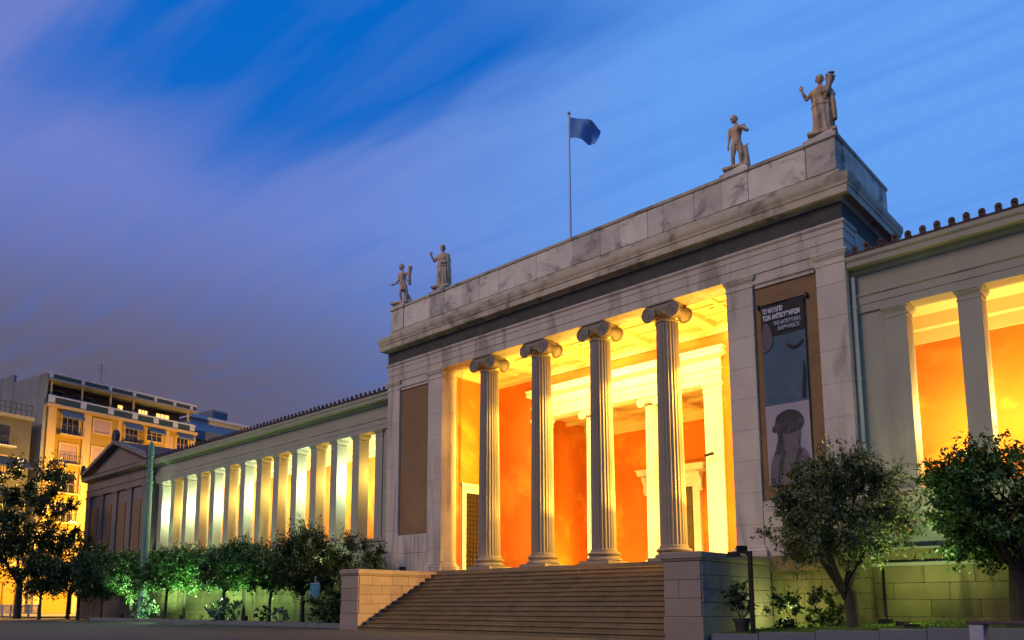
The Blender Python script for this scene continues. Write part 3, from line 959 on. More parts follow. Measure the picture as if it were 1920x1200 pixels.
# uplights on the ledge of the wings and beside the porch, grazing the pillars and the underside of the cornice
for s, xs_ in ((-1, (16.2, 21.2, 26.2, 31.2, 36.0)), (1, (13.05, 16.8))):
    for x in xs_:
        floodlight((s * x, 0.12, 2.085), 0, 'small black uplight on the stone ledge below the wing pillars', 'uplights on the wing ledge')
        lamp('ledge_lamp', (s * x, -0.02, 2.5), 330 if s < 0 else 150, (0.66, 1.0, 0.36) if s < 0 else (0.95, 1.0, 0.40), 'SPOT', 0.05, None, (s * x, 0.05, 11.0), 2.3, 0.8)
for s in (-1, 1):
    floodlight((s * 9.0, -0.35, 2.30), 0, 'small black uplight on the ' + ('left' if s < 0 else 'right') + ' podium of the porch, before the plaster panel')
    lamp('ledge_lamp', (s * 9.0, -0.60, 2.72), 110, (1.0, 0.86, 0.36), 'SPOT', 0.05, None, (s * 7.5, -0.6, 13.0), 0.95, 0.9)

# ================================================================== STATUES ON THE PARAPET


def ball(mb, c, r, seg=12, rings=8):
    bm = mb.bm
    rows = []
    for j in range(1, rings):
        ph = pi * j / rings
        rows.append([bm.verts.new((c[0] + r[0] * math.sin(ph) * math.cos(2 * pi * i / seg), c[1] + r[1] * math.sin(ph) * math.sin(2 * pi * i / seg), c[2] + r[2] * math.cos(ph))) for i in range(seg)])
    t = bm.verts.new((c[0], c[1], c[2] + r[2]))
    b = bm.verts.new((c[0], c[1], c[2] - r[2]))
    for a, q in zip(rows, rows[1:]):
        for i in range(seg):
            bm.faces.new([a[i], q[i], q[(i + 1) % seg], a[(i + 1) % seg]])
    for i in range(seg):
        bm.faces.new([t, rows[0][i], rows[0][(i + 1) % seg]])
        bm.faces.new([b, rows[-1][(i + 1) % seg], rows[-1][i]])


def limb(mb, pts, rad):
    """tapered limb with rounded ends, smoothed along its bends"""
    P, Q = [], []
    n = len(pts)
    for i in range(n - 1):
        for k in range(5):
            t = k / 5
            P.append(Vector(pts[i]).lerp(Vector(pts[i + 1]), t))
            Q.append(rad[i] + (rad[i + 1] - rad[i]) * t)
    P.append(Vector(pts[-1]))
    Q.append(rad[-1])
    mb.tube(P, Q, 10)
    for p, q in ((pts[0], rad[0]), (pts[-1], rad[-1])):
        ball(mb, p, (q, q, q), 10, 6)
    for p, q in zip(pts[1:-1], rad[1:-1]):
        ball(mb, p, (q * 1.02,) * 3, 10, 6)


def loft(mb, levels, seg=40, folds=None):
    """levels: (z, cx, cy, rx, ry, fold amount)"""
    bm = mb.bm
    loops = []
    for z, cx, cy, rx, ry, fa in levels:
        lp = []
        for i in range(seg):
            a = 2 * pi * i / seg
            f = 1 + fa * (0.6 * math.cos(11 * a + 1.5 * z) + 0.4 * math.cos(7 * a + 0.7 - 2 * z))
            lp.append(bm.verts.new((cx + rx * f * math.cos(a), cy + ry * f * math.sin(a), z)))
        loops.append(lp)
    for a, b in zip(loops, loops[1:]):
        for i in range(seg):
            bm.faces.new([a[i], a[(i + 1) % seg], b[(i + 1) % seg], b[i]])
    bm.faces.new(loops[0][::-1])
    bm.faces.new(loops[-1])


def hand(mb, wrist, d, side, s=1.0):
    """open hand: palm, four fingers of unequal length, thumb leaving the side of the palm"""
    d = Vector(d).normalized()
    side = Vector(side)
    side = (side - d * side.dot(d)).normalized()
    w = Vector(wrist)
    limb(mb, [w, w + d * 0.05 * s, w + d * 0.10 * s], [0.034 * s, 0.046 * s, 0.042 * s])
    for k, ln in enumerate((0.085, 0.10, 0.095, 0.07)):
        o = w + d * 0.09 * s + side * (k - 1.5) * 0.026 * s
        e = o + d * ln * s + side * (k - 1.5) * 0.006
        limb(mb, [o, (o + e) / 2 + d.cross(side) * 0.008, e], [0.0155 * s, 0.0145 * s, 0.012 * s])
    o = w + d * 0.035 * s - side * 0.035 * s
    limb(mb, [o, o - side * 0.035 * s + d * 0.03 * s, o - side * 0.045 * s + d * 0.075 * s], [0.017 * s, 0.016 * s, 0.013 * s])


def head(mb, c, tilt=0.0, turn=0.0, bun=True, curls=False):
    c = Vector(c)
    M_ = Matrix.Rotation(tilt, 3, 'Y') @ Matrix.Rotation(turn, 3, 'Z')
    q = lambda v: c + M_ @ Vector(v)
    ball(mb, q((0, 0, 0)), (0.10, 0.118, 0.14), 16, 12)
    ball(mb, q((0, -0.03, -0.085)), (0.068, 0.078, 0.065))
    limb(mb, [q((0, -0.112, 0.03)), q((0, -0.138, -0.035))], [0.014, 0.021])
    limb(mb, [q((-0.03, -0.10, -0.08)), q((0.03, -0.10, -0.08))], [0.012, 0.012])
    for s in (-1, 1):
        limb(mb, [q((s * 0.02, -0.108, 0.042)), q((s * 0.07, -0.092, 0.04))], [0.014, 0.012])
        ball(mb, q((s * 0.10, 0.0, -0.01)), (0.018, 0.028, 0.036), 8, 6)
    ball(mb, q((0, 0.03, 0.045)), (0.113, 0.115, 0.118), 16, 10)
    if bun:
        ball(mb, q((0, 0.13, 0.02)), (0.07, 0.06, 0.06))
        for s in (-1, 1):
            limb(mb, [q((0, -0.09, 0.105)), q((s * 0.085, -0.05, 0.07)), q((s * 0.105, 0.03, -0.02))], [0.026, 0.03, 0.028])
    if curls:
        for i in range(26):
            a = i * 2.4
            z = 0.15 - 0.17 * i / 26
            rr = math.sqrt(max(0.01, 1 - (z / 0.165) ** 2)) * 0.112
            if math.sin(a) < -0.2 and z < 0.07:
                continue
            ball(mb, q((rr * math.cos(a), 0.025 + rr * math.sin(a), z)), (0.03, 0.03, 0.028), 7, 5)


def statue(mb, loc, rz, label, voxel=0.013, scale=1.0):
    me = mb.mesh('statue')
    tmp = bpy.data.objects.new('tmp_statue', me)
    COL.objects.link(tmp)
    md = tmp.modifiers.new('remesh', 'REMESH')
    md.mode = 'VOXEL'
    md.voxel_size = voxel
    sm = tmp.modifiers.new('smooth', 'SMOOTH')
    sm.factor = 0.35
    sm.iterations = 1
    dg = bpy.context.evaluated_depsgraph_get()
    me2 = bpy.data.meshes.new_from_object(tmp.evaluated_get(dg))
    bpy.data.objects.remove(tmp)
    me2.name = 'statue'
    me2.materials.clear()
    me2.materials.append(M_statue)
    me2.shade_smooth()
    o = bpy.data.objects.new('statue', me2)
    o.location = loc
    o.rotation_euler = (0, 0, rz)
    o.scale = (scale,) * 3
    link(o)
    return tag(o, label, 'statue', 'statues standing on the porch parapet')


def plinth(mb, w=0.42, d=0.36, h=0.10):
    mb.box(-w, w, -d, d, 0, h)


ROBE = [(0.08, 0, 0, 0.30, 0.25, 0.16), (0.2, 0, 0, 0.285, 0.235, 0.17), (0.5, 0, -0.01, 0.265, 0.22, 0.16), (0.8, 0, -0.01, 0.27, 0.215, 0.12), (1.0, 0, 0, 0.275, 0.21, 0.05), (1.02, 0, 0, 0.30, 0.235, 0.06),
        (1.2, 0, 0, 0.262, 0.195, 0.05), (1.28, 0, 0, 0.235, 0.17, 0.02), (1.42, 0, -0.01, 0.255, 0.18, 0.03), (1.54, 0, 0, 0.265, 0.16, 0.02), (1.62, 0, 0, 0.225, 0.125, 0.0), (1.68, 0, 0, 0.12, 0.09, 0), (1.74, 0, -0.005, 0.068, 0.07, 0)]


def robed(bundle):
    mb = MB()
    plinth(mb)
    loft(mb, ROBE)
    limb(mb, [(0, -0.005, 1.66), (0, -0.015, 1.78)], [0.068, 0.062])
    head(mb, (0.0, -0.03, 1.91), 0.0, 0.25, True)
    # bent knee under the cloth, feet
    limb(mb, [(-0.1, -0.08, 0.95), (-0.1, -0.18, 0.62), (-0.12, -0.12, 0.15)], [0.12, 0.105, 0.09])
    for s in (-1, 1):
        limb(mb, [(s * 0.1, -0.16, 0.13), (s * 0.12, -0.30, 0.12)], [0.055, 0.042])
    # raised arm
    limb(mb, [(-0.235, 0, 1.555), (-0.40, -0.05, 1.36), (-0.50, -0.14, 1.56)], [0.082, 0.062, 0.042])
    hand(mb, (-0.51, -0.15, 1.59), (-0.03, -0.02, 1), (1, 0.5, 0))
    # cloak falling behind from the shoulders
    loft(mb, [(0.25, 0.02, 0.16, 0.30, 0.10, 0.10), (0.9, 0.02, 0.14, 0.31, 0.10, 0.09), (1.45, 0.0, 0.08, 0.29, 0.09, 0.05), (1.62, 0, 0.05, 0.2, 0.07, 0.02)])
    if bundle:
        limb(mb, [(0.24, 0, 1.55), (0.36, -0.02, 1.30), (0.20, -0.20, 1.34)], [0.085, 0.066, 0.045])
        hand(mb, (0.19, -0.21, 1.35), (-0.7, -0.3, 0.35), (0.2, 0, 1), 0.9)
        limb(mb, [(0.14, -0.20, 1.16), (0.21, -0.20, 1.38), (0.28, -0.13, 1.66), (0.32, -0.10, 1.80)], [0.03, 0.06, 0.10, 0.125])
        rr = random.Random(4)
        for i in range(16):
            a = rr.uniform(0, 2 * pi)
            ball(mb, (0.31 + 0.12 * math.cos(a), -0.10 + 0.1 * math.sin(a), 1.84 + rr.uniform(-0.04, 0.13)), (0.04,) * 3, 8, 6)
        loft(mb, [(0.50, 0.37, -0.0, 0.055, 0.10, 0.10), (0.75, 0.36, -0.0, 0.07, 0.12, 0.10), (1.1, 0.34, -0.02, 0.07, 0.13, 0.06), (1.36, 0.30, -0.04, 0.07, 0.10, 0.02)])
    else:
        limb(mb, [(0.24, 0, 1.55), (0.31, 0.02, 1.26), (0.16, -0.20, 1.16)], [0.085, 0.068, 0.045])
        hand(mb, (0.14, -0.21, 1.16), (-0.8, -0.25, 0.05), (0.1, 0, 1), 0.9)
        loft(mb, [(0.45, 0.27, 0.02, 0.07, 0.12, 0.1), (1.1, 0.28, 0.0, 0.075, 0.13, 0.06), (1.58, 0.22, 0.02, 0.08, 0.11, 0.02)])
    return mb


def torso(mb, lean=0.0):
    loft(mb, [(0.92, 0, 0, 0.15, 0.115, 0), (1.02, 0, 0, 0.172, 0.125, 0), (1.14, lean * 0.3, 0, 0.148, 0.108, 0), (1.24, lean * 0.5, 0, 0.145, 0.105, 0), (1.38, lean * 0.8, -0.01, 0.18, 0.125, 0),
              (1.50, lean, -0.01, 0.205, 0.125, 0), (1.58, lean, 0, 0.19, 0.105, 0), (1.64, lean, 0, 0.10, 0.08, 0), (1.70, lean, 0, 0.062, 0.065, 0)], 24)
    for s in (-1, 1):
        ball(mb, (lean + s * 0.09, -0.085, 1.46), (0.09, 0.05, 0.07))
        ball(mb, (s * 0.075, 0.07, 0.95), (0.085, 0.08, 0.09))


def leg(mb, hip, knee, ankle, foot):
    hip, knee, ankle = Vector(hip), Vector(knee), Vector(ankle)
    calf = knee.lerp(ankle, 0.35) + Vector((0, 0.02, 0))
    limb(mb, [hip, hip.lerp(knee, 0.5), knee, calf, ankle], [0.112, 0.095, 0.068, 0.07, 0.045])
    f = Vector(foot)
    limb(mb, [ankle + Vector((0, 0.01, -0.04)), (ankle + f) / 2 + Vector((0, 0, -0.03)), f], [0.05, 0.045, 0.032])


def youth_with_stump():
    mb = MB()
    plinth(mb)
    torso(mb, 0.02)
    leg(mb, (-0.09, 0, 0.94), (-0.13, -0.05, 0.54), (-0.15, 0.02, 0.17), (-0.17, -0.19, 0.125))
    leg(mb, (0.09, 0, 0.94), (0.14, -0.10, 0.55), (0.12, -0.02, 0.17), (0.15, -0.22, 0.125))
    limb(mb, [(0.02, 0, 1.64), (-0.01, -0.015, 1.76)], [0.065, 0.06])
    head(mb, (-0.045, -0.03, 1.87), -0.25, -0.3, False, True)
    limb(mb, [(-0.19, 0, 1.54), (-0.24, 0.02, 1.25), (-0.27, -0.03, 0.99)], [0.075, 0.056, 0.036])
    hand(mb, (-0.27, -0.03, 0.98), (-0.05, -0.1, -1), (0, -1, 0), 0.9)
    limb(mb, [(0.22, 0, 1.54), (0.38, -0.06, 1.34), (0.20, -0.17, 1.42)], [0.075, 0.058, 0.038])
    hand(mb, (0.19, -0.18, 1.42), (-1, -0.1, 0.2), (0, 0, 1), 0.9)
    # tree stump beside the leg, cloth over the shoulder
    limb(mb, [(0.29, 0.05, 0.1), (0.285, 0.04, 0.45), (0.26, 0.03, 0.80)], [0.13, 0.105, 0.095])
    limb(mb, [(0.26, 0.04, 0.78), (0.34, 0.07, 0.94)], [0.05, 0.03])
    limb(mb, [(0.12, 0.06, 1.60), (0.25, 0.02, 1.58), (0.30, -0.02, 1.40)], [0.05, 0.07, 0.05])
    return mb


def striding_youth():
    mb = MB()
    plinth(mb, 0.46)
    torso(mb, -0.03)
    leg(mb, (-0.09, 0, 0.94), (-0.10, -0.10, 0.54), (-0.06, -0.03, 0.17), (-0.08, -0.23, 0.125))
    leg(mb, (0.08, 0.02, 0.94), (0.17, 0.06, 0.56), (0.36, 0.16, 0.19), (0.40, -0.02, 0.125))
    limb(mb, [(-0.03, 0, 1.64), (-0.06, -0.02, 1.76)], [0.065, 0.06])
    head(mb, (-0.085, -0.04, 1.87), -0.1, -0.5, False, True)
    limb(mb, [(-0.21, 0, 1.54), (-0.24, -0.02, 1.25), (-0.34, -0.14, 1.06)], [0.075, 0.056, 0.036])
    hand(mb, (-0.35, -0.15, 1.05), (-0.8, -0.4, -0.2), (0, 0, 1), 0.9)
    limb(mb, [(-0.62, -0.2, 1.0), (-0.36, -0.17, 1.03), (-0.05, -0.13, 1.08)], [0.024, 0.024, 0.022])
    limb(mb, [(0.17, 0, 1.54), (0.34, 0.0, 1.40), (0.36, -0.06, 1.66)], [0.075, 0.058, 0.038])
    hand(mb, (0.36, -0.07, 1.68), (0, -0.1, 1), (1, 0, 0), 0.9)
    # quiver and cloth hanging from the raised arm
    limb(mb, [(0.22, 0.12, 1.2), (0.36, 0.08, 1.84)], [0.065, 0.075])
    loft(mb, [(0.95, 0.34, 0.03, 0.05, 0.09, 0.12), (1.2, 0.34, 0.02, 0.06, 0.10, 0.1), (1.46, 0.30, 0.01, 0.075, 0.08, 0.04)])
    limb(mb, [(0.12, 0.10, 0.10), (0.10, 0.08, 0.5), (0.05, 0.08, 0.92)], [0.12, 0.10, 0.08])
    # short kilt of drapery at the hips
    loft(mb, [(0.72, 0.0, 0.0, 0.20, 0.155, 0.08), (0.9, 0, 0, 0.195, 0.145, 0.06), (1.04, 0, 0, 0.175, 0.125, 0.02)])
    return mb


ZST = ZP + 0.188
statue(robed(True), (10.18, 0.45, ZST), 0.25, 'draped statue with raised arm holding a horn of fruit, over the banner corner', scale=1.03)
statue(youth_with_stump(), (7.30, 0.45, ZST), 0.2, 'unclothed youth statue leaning by a tree stump, right of the flagpole', scale=1.02)
statue(robed(False), (-7.40, 0.45, ZST), 0.35, 'draped statue raising one open hand, beside a striding youth', scale=1.05)
statue(striding_youth(), (-10.28, 0.45, ZST), 0.3, 'striding youth statue with a stick at the hip, on the porch roof end', scale=1.05)

# ================================================================== FLAGPOLE AND FLAG
FP = (-1.88, 3.0)
pole = MB()
pole.tube([(FP[0], FP[1], ZP - 0.25), (FP[0], FP[1], 19.0), (FP[0], FP[1], 22.85)], [0.06, 0.05, 0.035], 10)
ball(pole, (FP[0], FP[1], 22.93), (0.085, 0.085, 0.085))
pole.lathe([(0.16, ZP - 0.26), (0.16, ZP - 0.1), (0.07, ZP - 0.02)], 12, (FP[0], FP[1], 0))
tag(pole.build('flagpole', M_pole, smooth=True), 'slim pale flagpole rising from the porch roof', 'flagpole')
M_flag = mat('blue_flag_cloth', (0.10, 0.22, 0.46), 0.85, 0.15, 1.2, (0.10, 0.16, 0.32), 0.4, 0.9, False, 0.1, 20)
fb = MB()
nu, nv = 30, 14
fd = Vector((math.cos(0.55), math.sin(0.55), 0))
fn = Vector((-fd.y, fd.x, 0))
for side in (0, 1):
    g = []
    for i in range(nu + 1):
        u = i / nu
        row = []
        for j in range(nv + 1):
            v = j / nv
            amp = 0.26 * u
            off = amp * math.sin(7.5 * u + 2.1 * v + 0.4) + 0.07 * u * math.sin(15 * u - 3 * v)
            sag = -0.75 * u * u - 0.10 * math.sin(5 * u) * u
            p = Vector((FP[0], FP[1], 22.72)) + fd * (0.05 + 1.35 * u * (1 - 0.2 * v)) + fn * (off + (0.006 if side else -0.006)) + Vector((0, 0, sag - 1.0 * v * (1 - 0.1 * u)))
            row.append(fb.bm.verts.new(p))
        g.append(row)
    for i in range(nu):
        for j in range(nv):
            fb.bm.faces.new([g[i][j], g[i + 1][j], g[i + 1][j + 1], g[i][j + 1]])
fme = fb.mesh('flag', smooth=True)
fme.materials.append(M_flag)
fo = bpy.data.objects.new('flag', fme)
link(fo)
tag(fo, 'dark blue flag blowing from the roof flagpole', 'flag')

# ================================================================== EXHIBITION BANNER
BX0, BX1, BY = 8.06, 9.44, 0.03
banner = empty('banner', (BX0, BY, 4.55))
tag(banner, 'tall dark and blue exhibition banner hanging between two pillars', 'banner')
B_ = lambda x, z: (x - BX0, z - 4.55)


def cloth_field(name, z0, z1, m):
    mb = MB()
    n = 24
    for s in (0, 1):
        rows = []
        for j in (0, 1, 2, 3, 4):
            z = z0 + (z1 - z0) * j / 4
            rows.append([mb.bm.verts.new((1.38 * i / n, (0.018 * math.sin(2.2 * i / n * 3 + 0.5 * z) + 0.01 * math.sin(1.7 * z)) + (0.006 if s else 0.0), z - 4.55)) for i in range(n + 1)])
        for a, b in zip(rows, rows[1:]):
            for i in range(n):
                mb.bm.faces.new([a[i], a[i + 1], b[i + 1], b[i]])
    me = mb.mesh(name, smooth=True)
    me.materials.append(m)
    o = bpy.data.objects.new(name, me)
    return link(o, banner)


M_bblack = mat('banner_black_print', (0.013, 0.015, 0.018), 0.75, 0.15, 3, None, 0, 1, False, 0.05, 20)
M_bblue = mat('banner_sea_print', (0.045, 0.085, 0.125), 0.75, 0.30, 1.6, (0.07, 0.12, 0.16), 0.6, 1.3, False, 0.05, 20)
M_bpale = mat('banner_pale_print', (0.29, 0.26, 0.29), 0.8, 0.08, 2, None, 0, 1, False, 0.05, 20)
M_bink = mat('banner_figure_print', (0.035, 0.03, 0.036), 0.8, 0.35, 3.5, (0.10, 0.09, 0.1), 0.7, 2.6, False, 0.05, 20)
M_bgrey = mat('banner_figure_shade', (0.10, 0.085, 0.10), 0.8, 0.35, 3, (0.09, 0.08, 0.09), 0.6, 2.5, False, 0.05, 20)
M_btext = mat('banner_white_lettering', (0.55, 0.55, 0.60), 0.8, 0.1, 4, None, 0, 1, False, 0.0, 20)
M_btext2 = mat('banner_grey_lettering', (0.24, 0.27, 0.30), 0.8, 0.1, 4, None, 0, 1, False, 0.0, 20)
M_bpale2 = mat('banner_wave_print', (0.075, 0.125, 0.165), 0.75, 0.2, 3, None, 0, 1, False, 0.05, 20)
cloth_field('print_field', 9.25, 10.30, M_bblack)
cloth_field('print_field', 7.05, 9.248, M_bblue)
cloth_field('print_field', 4.55, 7.048, M_bpale)


def poly(name, pts, m, y=-0.036):
    mb = MB()
    mb.prism([B_(x, z) for x, z in pts], 'y', y, y + 0.004)
    return mb.build(name, m, banner)


def blob(cx, cz, rx, rz, n=26, wob=0.04, seed=1, a0=0, a1=2 * pi):
    q = random.Random(seed)
    return [(cx + rx * math.cos(a0 + (a1 - a0) * i / n) * (1 + q.uniform(-wob, wob)), cz + rz * math.sin(a0 + (a1 - a0) * i / n) * (1 + q.uniform(-wob, wob))) for i in range(n)]


# printed figures: a pale column of stone with a dark rounded mass on top, seabed tints, a curved anchor mark
poly('printed_shoulders', [(8.12, 4.58), (8.16, 5.2), (8.30, 5.55), (8.55, 5.72), (9.0, 5.75), (9.25, 5.55), (9.38, 5.25), (9.41, 4.58)], M_bgrey, -0.034)
poly('printed_neck', [(8.42, 5.60), (8.44, 6.05), (8.36, 6.28), (8.55, 6.55), (9.05, 6.5), (9.12, 6.1), (9.05, 5.60)], M_bgrey, -0.0385)
poly('printed_cap', blob(8.80, 6.47, 0.44, 0.37, 34, 0.03, 3), M_bink, -0.043)
poly('printed_brim', [(8.26, 6.22), (8.34, 6.18), (8.62, 6.30), (8.60, 6.52), (8.42, 6.46), (8.28, 6.36)], M_bink, -0.0445)
poly('printed_fold', [(8.34, 4.6), (8.46, 5.3), (8.58, 5.62), (8.66, 5.6), (8.56, 5.2), (8.50, 4.6)], M_bink, -0.0425)
poly('printed_fold', [(8.86, 4.6), (8.92, 5.2), (9.06, 5.6), (9.16, 5.55), (9.06, 5.1), (9.04, 4.6)], M_bink, -0.0425)
poly('printed_shadow', [(8.30, 5.5), (8.44, 5.95), (8.40, 6.25), (8.58, 6.2), (8.62, 5.75), (8.50, 5.5)], M_bink, -0.0425)
poly('printed_diver', [(8.08, 8.75), (8.30, 8.85), (8.42, 9.05), (8.40, 9.40), (8.26, 9.72), (8.14, 9.70), (8.08, 9.4)], M_bgrey, -0.034)
hook = []
for i in range(15):
    a = R(200) + R(150) * i / 14
    hook.append((9.10 + 0.28 * math.cos(a), 8.98 + 0.24 * math.sin(a)))
hook += [(9.10 + 0.21 * math.cos(R(350) - R(150) * i / 14), 8.98 + 0.16 * math.sin(R(350) - R(150) * i / 14)) for i in range(15)]
poly('printed_anchor', hook, M_bblack, -0.034)
poly('printed_figure', [(9.24, 7.15), (9.36, 7.15), (9.40, 8.0), (9.34, 8.3), (9.30, 7.8)], M_bblack, -0.034)


def lettering(txt, x, z, h, m, width):
    cu = bpy.data.curves.new('lettering', 'FONT')
    cu.body = txt
    cu.size = h * 1.38
    cu.extrude = 0.002
    cu.offset = 0.008
    tmp = bpy.data.objects.new('tmp_text', cu)
    COL.objects.link(tmp)
    dg = bpy.context.evaluated_depsgraph_get()
    me = bpy.data.meshes.new_from_object(tmp.evaluated_get(dg))
    bpy.data.objects.remove(tmp)
    me.materials.clear()
    me.materials.append(m)
    o = bpy.data.objects.new('lettering', me)
    xs_ = [v.co.x for v in me.vertices]
    w = (max(xs_) - min(xs_)) if xs_ else 1
    o.scale = (width / w, 1, 1)
    o.rotation_euler = (pi / 2, 0, 0)
    o.location = (x - BX0, -0.040, z - 4.55)
    link(o, banner)


lettering('ΤΟ ΝΑΥΑΓΙΟ', 8.12, 10.02, 0.155, M_btext, 0.66)
lettering('ΤΩΝ ΑΝΤΙΚΥΘΗΡΩΝ', 8.12, 9.80, 0.155, M_btext, 1.20)
lettering('THE ANTIKYTHERA', 8.47, 9.58, 0.13, M_btext2, 0.88)
lettering('SHIPWRECK', 8.60, 9.40, 0.13, M_btext2, 0.72)
lettering('2012', 8.62, 6.90, 0.07, M_bink, 0.26) if False else None
rod = MB()
rod.tube([(-0.10, 0.0, 5.77), (1.48, 0.0, 5.77)], 0.028, 8)
for x in (-0.09, 1.47):
    rod.box(x - 0.035, x + 0.035, -0.04, 0.075, 5.71, 5.84)
rod.build('hanging_rod', M_dark, banner)

# ================================================================== PLANTING BEDS, KERBS, LAWN
# left bed along the wing
bed = MB()
bed.prism([(-36.9, -3.35), (-8.15, -3.35), (-8.15, 0.0), (-36.9, 0.0)], 'z', -0.02, 0.10)
tag(bed.build('garden_bed', M_soil), kind='structure')
ME_kerb = block_mesh(M_kerb, 'kerb')
x = -36.9
kr = random.Random(2)
while x < -8.3:
    L = min(1.0 + kr.uniform(-0.05, 0.05), -8.15 - x)
    tag(inst('kerb', ME_kerb, (x + L / 2, -3.43 + kr.uniform(-0.01, 0.01), 0.07), None, 0, (L - 0.015, 0.16, 0.26)), kind='structure')
    x += L
# right lawn: bank rising to the right, retained by a low kerb
LW = [(8.12, -4.0, 0.16), (9.3, -3.7, 0.20), (10.6, -3.3, 0.26), (12.0, -2.95, 0.33), (14.0, -2.6, 0.40), (17.0, -2.45, 0.42), (24.0, -2.4, 0.42)]
lb = MB()
fr = [lb.bm.verts.new((p[0], p[1] + 0.1, p[2] - 0.01)) for p in LW]
bk = [lb.bm.verts.new((p[0] + (0.0 if i else -0.0), 0.05, p[2] + 0.13)) for i, p in enumerate(LW)]
fr0 = [lb.bm.verts.new((p[0], p[1] + 0.1, -0.1)) for p in LW]
for i in range(len(LW) - 1):
    lb.bm.faces.new([fr[i], fr[i + 1], bk[i + 1], bk[i]])
    lb.bm.faces.new([fr0[i], fr0[i + 1], fr[i + 1], fr[i]])
tag(lb.build('lawn', M_soil), kind='structure')
for (a, b) in zip(LW, LW[1:]):
    n = max(1, round((b[0] - a[0]) / 1.0))
    for k in range(n):
        p = Vector(a).lerp(Vector(b), (k + 0.5) / n)
        L = (Vector(b) - Vector(a)).length / n
        tag(inst('kerb', ME_kerb, (p.x, p.y, p.z / 2 - 0.02), None, math.atan2(b[1] - a[1], b[0] - a[0]), (L - 0.015, 0.18, p.z + 0.08)), kind='structure')


def lawn_z(x, y):
    for (a, b) in zip(LW, LW[1:]):
        if a[0] <= x <= b[0]:
            t = (x - a[0]) / (b[0] - a[0])
            return a[2] + (b[2] - a[2]) * t + 0.0, a[1] + (b[1] - a[1]) * t
    return 0.42, -2.4


def quads_object(name, V, m, parent=None, per=4):
    V = np.asarray(V, dtype=np.float32).reshape(-1, 3)
    n = len(V) // per
    me = bpy.data.meshes.new(name)
    me.vertices.add(len(V))
    me.vertices.foreach_set('co', V.ravel())
    me.loops.add(n * per)
    me.loops.foreach_set('vertex_index', np.arange(n * per, dtype=np.int32))
    me.polygons.add(n)
    me.polygons.foreach_set('loop_start', np.arange(0, n * per, per, dtype=np.int32))
    me.update(calc_edges=True)
    me.validate()
    me.materials.append(m)
    o = bpy.data.objects.new(name, me)
    return link(o, parent)


rng = np.random.default_rng(11)
# grass blades
gx = rng.uniform(8.15, 17.0, 16000)
gy = np.empty_like(gx)
gz = np.empty_like(gx)
for i, xx in enumerate(gx):
    z, y0 = lawn_z(xx, 0)
    gy[i] = y0 + 0.12 + (0.0 - y0 - 0.12) * rng.uniform() ** 1.2
    gz[i] = z - 0.01 + 0.14 * (gy[i] - y0 - 0.1) / (-y0 - 0.05)
h = rng.uniform(0.03, 0.085, len(gx))
a = rng.uniform(0, 2 * pi, len(gx))
w = 0.012
lx, ly = rng.normal(0, 0.02, len(gx)), rng.normal(0, 0.02, len(gx))
V = np.stack([np.stack([gx - w * np.cos(a), gy - w * np.sin(a), gz], 1), np.stack([gx + w * np.cos(a), gy + w * np.sin(a), gz], 1), np.stack([gx + lx, gy + ly, gz + h], 1)], 1)
g = quads_object('grass', V, M_grass, None, 3)
tag(g, 'short green lawn grass at the foot of the right wing', 'grass', None, 'stuff')

# ================================================================== TREES


def leaves(n, clusters, lsize, spread, seed, flat=0.3, elong=0.42, twigs=9, twig=1.5):
    """leaf quads set along short twigs that fan outwards from each cluster"""
    q = np.random.default_rng(seed)
    c = np.asarray(clusters)
    mid = c[:, :3].mean(0)
    K_ = len(c)
    out = c[:, :3] - mid
    out /= np.linalg.norm(out, axis=1, keepdims=True) + 1e-6
    td = q.normal(0, 0.75, (K_, twigs, 3)) + out[:, None, :] * 0.9
    td[:, :, 2] += 0.25
    td /= np.linalg.norm(td, axis=2, keepdims=True)
    tl = c[:, 3:4] * spread * twig * q.uniform(0.6, 1.5, (K_, twigs))
    wgt = np.repeat(q.uniform(0.35, 1.6, K_), twigs)
    sel = q.choice(K_ * twigs, n, p=wgt / wgt.sum())
    idx, tw = sel // twigs, sel % twigs
    d = td[idx, tw]
    L0 = tl[idx, tw][:, None]
    t_ = q.uniform(-0.15, 1.0, (n, 1))
    ctr = c[idx, :3] + d * t_ * L0 * 1.6 + q.normal(0, 1, (n, 3)) * L0 * 0.20 * (1.15 - 0.6 * np.clip(t_, 0, 1))
    t = d * 0.9 + q.normal(0, 0.65, (n, 3))
    t /= np.linalg.norm(t, axis=1, keepdims=True) + 1e-9
    up = q.normal(0, 0.7, (n, 3))
    up[:, 2] += flat + 0.5
    b = np.cross(up, t)
    b /= np.linalg.norm(b, axis=1, keepdims=True) + 1e-9
    nrm = np.cross(t, b)
    L = lsize * q.uniform(0.55, 1.35, (n, 1))
    Wd = L * elong
    fold = nrm * L * 0.12
    v0 = ctr - t * L * 0.5
    v1 = ctr + b * Wd * 0.5 + fold
    v2 = ctr + t * L * 0.5 - nrm * L * 0.1
    v3 = ctr - b * Wd * 0.5 + fold
    return np.stack([v0, v1, v2, v3], 1)


def crown_clusters(n, cz, rx, ry, rz, seed, flat_bottom=0.0, inner=0.35):
    q = random.Random(seed)
    out = []
    k = 0
    while len(out) < n and k < 20000:
        k += 1
        d = Vector((q.gauss(0, 1), q.gauss(0, 1), q.gauss(0, 1))).normalized()
        r_ = inner + (1 - inner) * q.random() ** 0.6
        bump_ = 1 + 0.16 * math.sin(3 * math.atan2(d.y, d.x) + seed) + 0.12 * math.sin(5 * d.z + seed * 2)
        p = Vector((d.x * rx, d.y * ry, d.z * rz)) * r_ * bump_
        if p.z < -rz * (1 - flat_bottom):
            continue
        out.append((p.x, p.y, p.z + cz, q.uniform(0.6, 1.25)))
    return out


